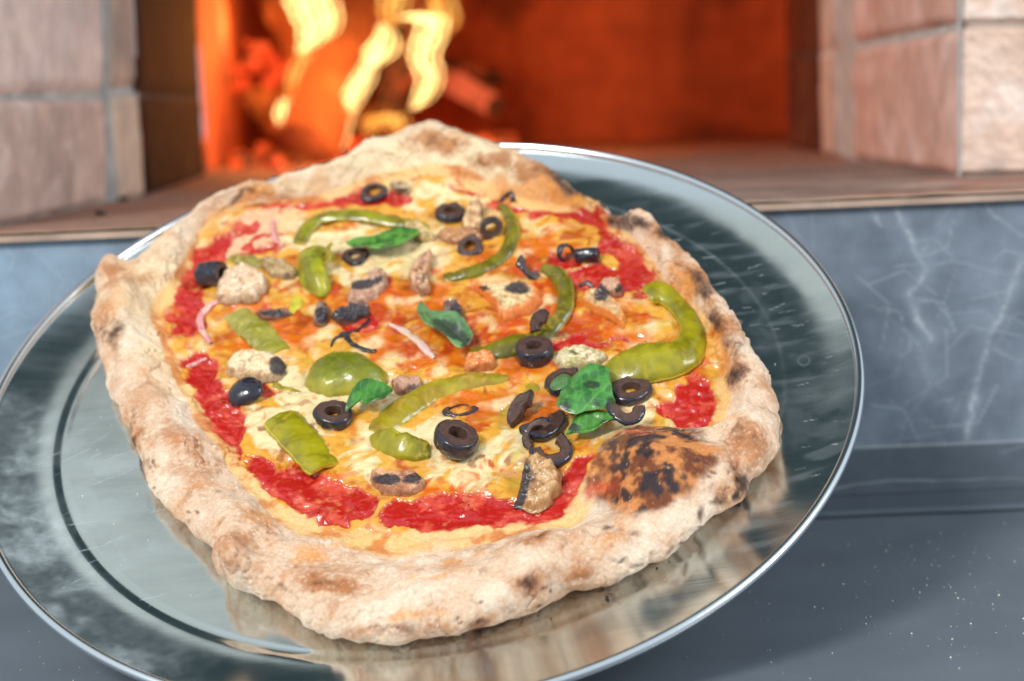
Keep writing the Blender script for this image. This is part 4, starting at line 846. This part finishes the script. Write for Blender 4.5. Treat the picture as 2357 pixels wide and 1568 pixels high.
# ---- strips: peppers, onions, thin mushroom edges
M_pskin = mat('pepper_skin', attr=True, rough=.3, vary=.22, vscale=150, bump=.35, bscale=260, bdist=.0007, coat=.35, sss=.15)
M_pflesh = mat('pepper_flesh', attr=True, rough=.35, vary=.16, vscale=300, bump=.5, bscale=480, bdist=.0006, coat=.3, sss=.2)
M_onion = mat('onion', attr=True, rough=.3, vary=.1, vscale=200, coat=.3, sss=.3)
def strip(name, pts, width, thick, roll, curl, mats, cols, label, cat_, group, lift=.0004, seed=0, taper=(.55, .6), sinkend=0, nseg=90, parts=('pepper_skin', 'pepper_flesh'), wv=.12):
    """pts picture points of the centre line; width per point (picture units); roll in degrees, 90 stands on edge; curl bends the section"""
    C_ = np.array([spot(*p[:2]) for p in pts]); t = np.linspace(0, 1, len(pts)); q = np.linspace(0, 1, nseg)
    pu = cat(t, C_[:, 0], q); pv = cat(t, C_[:, 1], q)
    wd_ = cat(t, np.array(width if np.ndim(width) else [width]*len(pts), float)*KU, q)
    en = np.minimum(1, np.minimum((q+.008)/.06, (1.008-q)/.06)); wd_ = wd_*(taper[0]+(1-taper[0])*np.sqrt(np.clip(1-(1-en)**2, 0, 1)))
    rl = np.radians(cat(t, np.array(roll if np.ndim(roll) else [roll]*len(pts), float), q))
    T = np.stack([np.gradient(pu), np.gradient(pv)], 1); T /= np.linalg.norm(T, axis=1)[:, None]; Bv = np.stack([-T[:, 1], T[:, 0]], 1)
    m_ = 11; x = np.linspace(-.5, .5, m_); cr = math.radians(curl)
    def sec(off):
        sx = x*np.cos(cr*x); sy = -np.abs(x)**1.6*math.sin(cr)*.9+0*x
        ex = 1-.10*(np.abs(x)*2)**8*(off != 0)
        return sx*ex, sy, off*(1-.55*(np.abs(x)*2)**6)
    G = []
    for off in (1, 0):
        sx, sy, so_ = sec(off); a_ = wd_[:, None]*sx[None]; b_ = wd_[:, None]*sy[None]+thick*KU*(so_[None] if off else np.zeros(m_)[None]-0)
        ca, sa = np.cos(rl)[:, None], np.sin(rl)[:, None]
        lat = a_*ca-b_*sa; ver = a_*sa+b_*ca
        G.append((lat, ver))
    mn = np.minimum(G[0][1].min(1), G[1][1].min(1))
    out_ = []
    for lat, ver in G:
        uu = pu[:, None]+lat*Bv[:, :1]; v2 = pv[:, None]+lat*Bv[:, 1:]
        sm = np.convolve(np.r_[[surf(pu[0], pv[0])]*8, surf(pu, pv), [surf(pu[-1], pv[-1])]*8], np.ones(17)/17, 'valid')[:nseg]
        z = sm[:, None]+ver-mn[:, None]+lift-.0018
        g = np.stack([uu, v2, z], -1); g += (wv*.004*pn(g*np.array([1, 1, 0]), 90, seed)+.0005*pn(g, 210, seed+3)+.0003*pn(g, 500, seed+4))[..., None]*np.array([.5, .5, 1]); out_.append(g)
    top, bot = out_
    b0 = np.array([pu[nseg//2], pv[nseg//2], float(surf(pu[nseg//2], pv[nseg//2]))])
    def colr(g, c):
        n_ = fbm(g, 70, 3, seed); n2_ = fbm(g, 380, 3, seed+1); k = mix(np.broadcast_to(lin(*c[0]), g.shape), lin(*c[1]), ss(n_, -.25, .35))
        if len(c) > 2: k = mix(k, lin(*c[2]), ss(n2_+.5*n_, .35, .7)*.7)
        return k
    rim = np.concatenate([bot, top[:, ::-1]], 1)              # closed ring; skin keeps the middle of the top
    if parts is None:
        n_ = rim.shape[1]; o = link(name, mesh_np(name, rim.reshape(-1, 3)-b0, np.concatenate([gridq(nseg, n_)[:, ::-1]]), colr(rim, cols[0]).reshape(-1, 3)), mats[0]); o.matrix_world = frame_at(*b0)
        return tag(o, label, cat_, group)
    e = empty(name, frame_at(*b0)); tag(e, label, cat_, group)
    link(parts[0], mesh_np(parts[0], top.reshape(-1, 3)-b0, gridq(nseg, m_, False), colr(top, cols[0]).reshape(-1, 3)), mats[0], e)
    fl = np.concatenate([top[:, :1]+0, bot, top[:, -1:]+0], 1); n_ = fl.shape[1]
    v = fl.reshape(-1, 3)-b0; qs_ = gridq(nseg, n_, False)
    caps = []; k0 = len(v)                                    # end caps
    ex = []
    for r_ in (0, nseg-1):
        ring = np.concatenate([bot[r_], top[r_][::-1]])-b0; c0 = ring.mean(0); nn_ = len(ring); s_0 = k0+sum(len(z_) for z_ in ex)
        ex.append(np.vstack([ring, c0])); caps += [(s_0+i, s_0+(i+1) % nn_, s_0+nn_) for i in range(nn_)]
    v = np.concatenate([v]+ex); cc_ = np.concatenate([colr(fl, cols[1]).reshape(-1, 3)]+[np.broadcast_to(lin(*cols[1][0]), z_.shape) for z_ in ex])
    link(parts[1], mesh_np(parts[1], v, qs_, cc_, tris=caps), mats[1], e)
    return e
G_PE = 'green pepper pieces on the pizza'
GS = [(120, 112, 10), (92, 86, 6), (164, 132, 30)]; GF = [(184, 170, 60), (156, 136, 36), (210, 186, 96)]
GSb = [(150, 140, 8), (122, 114, 6), (178, 150, 26)]; GSl = [(198, 182, 60), (174, 156, 40)]
def pep(pts, width, thick, roll, curl, label, cs=GS, cf=GF, **k):
    width = [w*(1.12 if max(width) > 60 else 1.4) for w in width]; thick = thick*.62; curl = curl*.6
    return strip('pepper_strip', pts, width, thick, roll, curl, (M_pskin, M_pflesh), (cs, cf), label, 'green pepper', G_PE, **k)
pep([(686,560),(700,530),(730,505),(780,494),(840,498),(900,508),(950,515),(985,525)], [28,36,44,48,46,42,34,18], 14, -14, 40, 'long pepper arc across the upper left, over white cheese', cs=[(140, 138, 18), (104, 100, 12), (176, 140, 50)], seed=1)
pep([(1150,470),(1168,495),(1178,530),(1170,565),(1145,595),(1105,618),(1060,632),(1020,638)], [14,24,30,32,34,34,32,26], 15, [40,35,28,10,-4,-10,-10,-6], 44, 'curved glossy pepper arc in the upper right by two olive pieces', seed=2)
pep([(1250,616),(1280,636),(1298,670),(1296,712),(1270,748),(1230,778),(1180,798),(1130,808),(1085,812)], [20,30,34,36,42,50,54,46,30], 16, [40,38,34,20,4,-8,-12,-10,0], 44, 'longest curved pepper strip sweeping round the large mushroom slice', seed=3)
pep([(1492,688),(1518,680),(1548,690),(1572,716),(1592,752),(1596,792),(1575,828),(1530,844),(1480,852),(1430,862),(1375,878)], [60,66,52,46,52,66,84,98,102,88,44], 16, [14,12,4,0,-4,-16,-20,-20,-18,-12,-4], 34, 'big bright hooked pepper strip at the right edge of the topping', cs=GSb, cf=GSl, seed=4, lift=.0022, nseg=140)
pep([(1168,866),(1110,872),(1050,884),(990,904),(935,932),(890,965),(868,992)], [20,40,46,50,54,56,46], 14, [0,-6,-8,-8,-6,0,0], 24, 'upper arm of the lower pepper loop, long and oily', cs=[(158, 140, 30), (150, 122, 22), (186, 150, 60)], seed=5)
pep([(858,998),(880,1018),(915,1034),(955,1040),(990,1036)], [22,44,48,44,30], 10, [24,34,36,34,24], 20, 'bright front wall of the lower pepper loop', cs=GSb, cf=GSl, seed=6)
pep([(1232,880),(1205,908),(1180,930),(1148,952)], [30,40,42,26], 10, 0, 30, 'short pepper strip half melted into cheese beside the tall olive slice', cs=[(160, 140, 40), (180, 140, 40)], cf=[(200, 160, 80), (190, 140, 60)], seed=7, lift=.0)
pep([(645,962),(680,1000),(715,1040),(748,1080)], [86,84,80,72], 14, -4, 26, 'flat wide bright pepper strip at the lower left', cs=GSb, cf=GSl, seed=8, taper=(.9, .6), lift=.0018)
pep([(540,718),(570,742),(605,770),(640,806)], [58,58,58,50], 14, 0, 20, 'wide dull pepper strip dotted with bubbles at the left', cs=[(158, 150, 66), (140, 132, 36), (186, 176, 110)], seed=9, taper=(.9, .6))
pep([(530,590),(565,594),(600,604),(635,618)], [40,42,36,24], 12, 0, 30, 'short translucent pepper piece at the upper left', cs=[(160, 146, 70), (136, 120, 40), (186, 170, 110)], seed=10, taper=(.8, .6))
pep([(672,718),(680,700),(684,680)], [16,26,18], 10, 10, 30, 'small pepper bit left below the folded pepper curl', cs=GSl, seed=11)
pep([(610,868),(632,882),(660,892),(700,894)], [16,20,16,8], 8, 10, 30, 'thin twisted pepper bit right of the left olive end', cs=[(170, 150, 40), (140, 120, 20)], seed=12)
pep([(762,578),(752,598),(755,618),(740,622)], [22,30,26,14], 12, 50, 20, 'inner turn of the folded pepper curl in the upper left', cs=[(120, 112, 20), (150, 130, 30)], seed=13, lift=.003)
o, _ = slab_mesh('pepper_slice', [(684,600),(700,582),(730,572),(762,578),(770,592),(752,606),(758,640),(762,660),(745,684),(720,676),(692,650)], .004, M_pskin, dome=.004, colf=lambda v, X, Y, r: mix(mix(np.broadcast_to(lin(158, 158, 22), v.shape), lin(120, 118, 8), ss(fbm(v, 90, 3, 4), -.2, .4)), lin(186, 172, 40), field([(740,640,18,40,20)], X, Y)*.5), seed=3, wavy=.001)
tag(o, 'folded yellow-green pepper curl in the upper left', 'green pepper', G_PE)
o, _ = slab_mesh('pepper_slice', [(704,888),(710,860),(728,834),(760,820),(800,816),(840,824),(870,842),(888,862),(884,885),(850,898),(800,906),(745,906)], .003, M_pskin, dome=.0045, colf=lambda v, X, Y, r: mix(mix(np.broadcast_to(lin(120, 122, 10), v.shape), lin(168, 158, 50), ss(Y+14*fbm(v, 150, 3, 6), 858, 896)*.9), lin(90, 96, 6), field([(780,832,70,14)], X, Y)*.6), seed=5, wavy=.0006)
tag(o, 'large domed oval pepper slice left of centre', 'green pepper', G_PE)
G_ON = 'thin red onion slivers on the pizza'
def onion(pts, width, label, cols=((222, 150, 150), (226, 178, 160), (190, 100, 120)), roll=0, seed=0, thick=5, **k):
    return strip('onion_sliver', pts, width, thick, roll, 15, (M_onion,), (cols,), label, 'red onion', G_ON, parts=None, seed=seed, taper=(.2, .2), **k)
onion([(630,508),(628,530),(634,552),(652,566)], [7,12,12,6], 'thin pink onion sliver on sauce at the top left', roll=30, seed=1, lift=.002)
onion([(505,692),(478,704),(460,730),(466,760),(485,788)], [12,20,20,16,10], 'pink onion ribbon on the left red sauce', seed=2, lift=.002)
onion([(895,744),(925,758),(955,778),(985,806),(1000,822)], [8,18,22,20,10], 'pale onion strip with a purple edge left of the folded basil leaf', cols=((236, 190, 176), (232, 200, 170), (186, 70, 80)), seed=3, lift=.0018)
onion([(428,842),(450,832),(475,822)], [10,15,8], 'small pink onion scrap at the left edge of the sauce', seed=4, lift=.0015)
onion([(418,808),(440,780),(480,770),(520,775),(540,765)], [4,6,6,5,3], 'hair-thin curved onion edge below the pink onion ribbon', seed=5)
onion([(1188,574),(1205,570),(1214,580),(1216,600)], [5,7,7,4], 'tiny curled onion thread in the upper right cheese', seed=6)
G_DK = 'thin blackened mushroom edges'
M_dkedge = mat('blackened_edge', attr=True, rough=.3, coat=.4, bump=.4, bscale=500, bdist=.0005)
for k, (pts, w_, lab) in enumerate([([(762,795),(768,780),(785,772),(805,770)], 6, 'thin black curved mushroom edge left of centre in the cheese'), ([(795,772),(812,790),(835,802),(865,806)], 14, 'glossy black mushroom edge left of centre, the thicker curve'), ([(780,768),(815,758),(840,745),(850,730)], 9, 'black mushroom edge trailing below the ragged blackened one'), ([(1150,462),(1162,450),(1178,452),(1180,462)], 13, 'black scrap against the crust at the top of the upper right pepper arc'), ([(1332,655),(1350,648),(1366,658)], 10, 'small dark mushroom edge above the orange-edged slice')]):
    o = strip('mushroom_edge', pts, w_, 5, 10, 10, (M_dkedge,), (((44, 42, 50), (28, 24, 26), (110, 84, 60)),), lab, 'mushroom edge', G_DK, parts=None, seed=40+k, taper=(.3, .3), lift=.0016)
# ---- basil
M_leaf = mat('basil', attr=True, rough=.42, bump=.35, bscale=260, bdist=.0005, vary=.10, vscale=200, coat=.25, sss=.1)
def leafcol(ax, c0=(72, 130, 40), c1=(40, 92, 28), dark=(), pale=(), seed=0, nv=6):
    A_, B_ = np.array(ax[0], float), np.array(ax[1], float); L_ = np.linalg.norm(B_-A_); d_ = (B_-A_)/L_
    def f(v, X, Y, r):
        s = (X-A_[0])*d_[0]+(Y-A_[1])*d_[1]; w = -(X-A_[0])*d_[1]+(Y-A_[1])*d_[0]; w = w+4*fbm(v, 120, 2, seed); s = s+np.abs(w)*.25+5*fbm(v, 150, 2, seed+1)
        c = mix(np.broadcast_to(lin(*c0), v.shape), lin(*c1), ss(fbm(v, 130, 3, seed), -.2, .4))
        ph = (s/L_*nv-np.abs(w)/L_*nv*.9); ve = np.exp(-((ph-np.round(ph))/.07)**2)*.3; mid = np.exp(-(w/1.4)**2)*.6
        c = mix(c, lin(136, 186, 96), np.maximum(ve, mid)*.8)
        if len(pale): c = mix(c, lin(126, 164, 104), ss(field(pale, X, Y), .3, .6)*.9)
        if len(dark): c = mix(c, lin(46, 50, 42), ss(field(dark, X+6*fbm(v, 300, 3, seed+2), Y+4*fbm(v, 260, 3, seed+3)), .35, .6)*.85)
        return c
    return f
G_BA = 'basil leaves on the pizza'
def leaf(pts, ax, label, lift=.003, dark=(), pale=(), c0=(84, 140, 44), c1=(44, 96, 30), seed=0, **k):
    o, _ = slab_mesh('basil_leaf', pts, .0007, M_leaf, lift=lift, rough=.0003, colf=leafcol(ax, c0, c1, dark, pale, seed), seed=seed, K_=30, wavy=k.pop('wavy', .0024), flat=.5, **k)
    return tag(o, label, 'basil leaf', G_BA)
leaf([(798,574),(820,566),(850,568),(880,558),(910,548),(945,542),(968,546),(962,560),(940,578),(905,592),(870,598),(835,592),(812,584)], [(798,576),(968,546)], 'long bright basil leaf over an olive ring in the upper middle', lift=.006, dark=[(822,574,16,6),(850,590,40,5,0,.6)], fold=((798, 576), (968, 546), .2), seed=1)
leaf([(962,728),(972,712),(980,728),(1010,738),(1050,752),(1075,772),(1092,800),(1075,815),(1060,832),(1035,812),(1000,790),(972,762)], [(965,715),(1085,822)], 'folded basil leaf with a dark back in the middle of the pizza', lift=.005, c0=(96, 136, 84), c1=(66, 104, 60), dark=[(1035,760,46,16,28),(1080,800,16,22)], pale=[(1000,775,40,10,38,.7),(1050,800,20,20,0,.8)], fold=((965, 718), (1090, 815), .7), seed=2)
leaf([(800,965),(806,945),(825,922),(852,908),(880,908),(908,916),(900,930),(880,948),(855,954),(825,948)], [(802,962),(908,918)], 'small glossy basil leaf with its stalk in the glossy olive ring', lift=.006, dark=[(812,946,9,10),(892,922,22,9)], c0=(62, 128, 34), fold=((802, 962), (908, 918), .5), seed=3)
leaf([(1270,912),(1282,895),(1300,886),(1320,896),(1318,915),(1296,925),(1276,924)], [(1272,920),(1318,892)], 'curled basil leaf tip left behind the large basil leaf', lift=.008, dark=[(1280,918,12,10)], c0=(84, 120, 70), seed=4)
leaf([(1284,960),(1294,930),(1312,905),(1340,886),(1372,877),(1402,878),(1408,905),(1414,935),(1419,962),(1390,972),(1358,980),(1330,990),(1300,985),(1288,975)], [(1300,984),(1400,882)], 'largest basil leaf, broad and square, on the right over an olive ring', lift=.009, dark=[(1362,886,20,9),(1406,945,16,34,0,.9),(1294,955,14,40,15,.9),(1350,978,50,11,-5,.8),(1372,930,16,8,40,.6),(1330,905,10,8,0,.5)], c0=(74, 140, 62), c1=(50, 108, 48), dome=.003, seed=5, wavy=.0042)
leaf([(1304,1021),(1316,1004),(1328,985),(1355,972),(1395,966),(1420,975),(1410,992),(1380,1004),(1345,1012),(1320,1016)], [(1305,1020),(1420,972)], 'pointed basil leaf below the broad square one', lift=.005, dark=[(1322,985,14,8),(1400,972,20,6)], c0=(70, 134, 40), seed=6, fold=((1305, 1020), (1420, 972), .4))

# ------------------------------------------------------------------ crumbs and flour
def specks(name, pts, rad, m, label, cat_, seed):
    r_ = np.random.default_rng(seed); vs, fs, n0 = [], [], 0
    ico = np.array([(0, 0, 1), (1, 0, 0), (0, 1, 0), (-1, 0, 0), (0, -1, 0), (0, 0, -1)], float)
    tr = np.array([(0, 1, 2), (0, 2, 3), (0, 3, 4), (0, 4, 1), (5, 2, 1), (5, 3, 2), (5, 4, 3), (5, 1, 4)])
    for p, r in zip(pts, rad):
        vs.append(np.array(p)+ico*r*r_.uniform(.6, 1.4, (6, 1))); fs.append(tr+n0); n0 += 6
    me = mesh_np(name, np.concatenate(vs), np.zeros((0, 4), int), tris=np.concatenate(fs)); return tag(link(name, me, m), label, cat_, kind='stuff')
M_flour = mat('flour', base=(.72, .66, .54), rough=.9); M_crumb = mat('dark_crumb', base=(.02, .018, .016), rough=.8)
pts, rad = [], []
for k in range(300):
    x, y = rng.normal(2080, 190), rng.normal(1300, 110)
    if y < 1120: continue
    r = .00010+.00042*rng.random()**4; g = grd(x, y, 0); pts.append((g[0], g[1], r*.6)); rad.append(r)
for k in range(60):
    x, y = rng.uniform(1500, 2357), rng.uniform(1150, 1568); r = .00016+.00035*rng.random()**4; g = grd(x, y, 0); pts.append((g[0], g[1], r*.6)); rad.append(r)
for k in range(12):
    x, y = rng.uniform(20, 300), rng.uniform(1420, 1568); r = .0003; g = grd(x, y, 0); pts.append((g[0], g[1], r*.6)); rad.append(r)
specks('flour_specks', pts, rad, M_flour, 'pale flour specks scattered on the dark ledge', 'flour', 1)
pts, rad = [], []
TRI = ORG
for k in range(230):
    if k < 130: x, y = rng.normal(1840, 70), rng.normal(960, 120)
    elif k < 190:
        a_ = rng.uniform(.15, 1.5); x, y = 1010+rng.uniform(820, 950)*math.cos(a_), 850+rng.uniform(610, 700)*math.sin(a_)
    else: x, y = rng.uniform(130, 480), rng.uniform(950, 1380)
    u_, v_ = loc(x, y, .0005); rr_ = math.hypot(u_, v_)
    if rr_ > .162: continue
    r = .00010+.0005*rng.random()**4; pts.append(ORG+U*u_+V*v_+N*r*.6); rad.append(r)
specks('tray_crumbs', pts, rad, M_flour, 'pale crumbs and flour grains scattered on the tray', 'crumbs', 2)
pts, rad = [], []
for (x, y, r) in [(1398, 1377, 7), (1268, 1425, 3), (1512, 1308, 3), (1238, 1418, 2), (620, 1050, 2), (360, 1040, 2), (1540, 1292, 2), (1105, 1512, 2)]:
    u_, v_ = loc(x, y, 0); pts.append(ORG+U*u_+V*v_+N*r*KU*.5); rad.append(r*KU*.8)
specks('charred_crumbs', pts, rad, M_crumb, 'black charred crumbs beside the front crust on the tray', 'crumbs', 3)
pts, rad = [], []
for k in range(70):
    a_ = rng.uniform(0, 6.28); q_ = math.sqrt(rng.random()); c_3 = spot(1010+560*q_*math.cos(a_), 840+340*q_*math.sin(a_)); r = .00012+.0004*rng.random()**3
    pts.append(ORG+U*c_3[0]+V*c_3[1]+N*(c_3[2]+r*.3)); rad.append(r)
specks('herb_flecks', pts, rad, mat('herb_fleck', base=(.05, .035, .02), rough=.7), 'tiny dark herb and pepper flecks scattered over the cheese', 'seasoning', 4)
for k, (x, y) in enumerate([(232, 496), (285, 462)]):
    g = grd(x, y); v, q = lump((0, 0, 0), (.0035, .002, .0014), 60+k, 10); o = link('charcoal_bit', mesh_np('charcoal_bit', v, q), M_crumb); o.location = (g[0], g[1], HZ+.0013)
    tag(o, ['small black charcoal bit on the hearth left of the tray', 'charcoal bit against the left brick pier foot'][k], 'charcoal')
g = grd(2067, 1165, 0); v, q = lump((0, 0, 0), (.0007, .0007, .0006), 70, 8); o = link('charcoal_bit', mesh_np('charcoal_bit', v, q), M_crumb); o.location = (g[0], g[1], .0005); tag(o, 'lone black speck of charcoal on the dark ledge', 'charcoal')
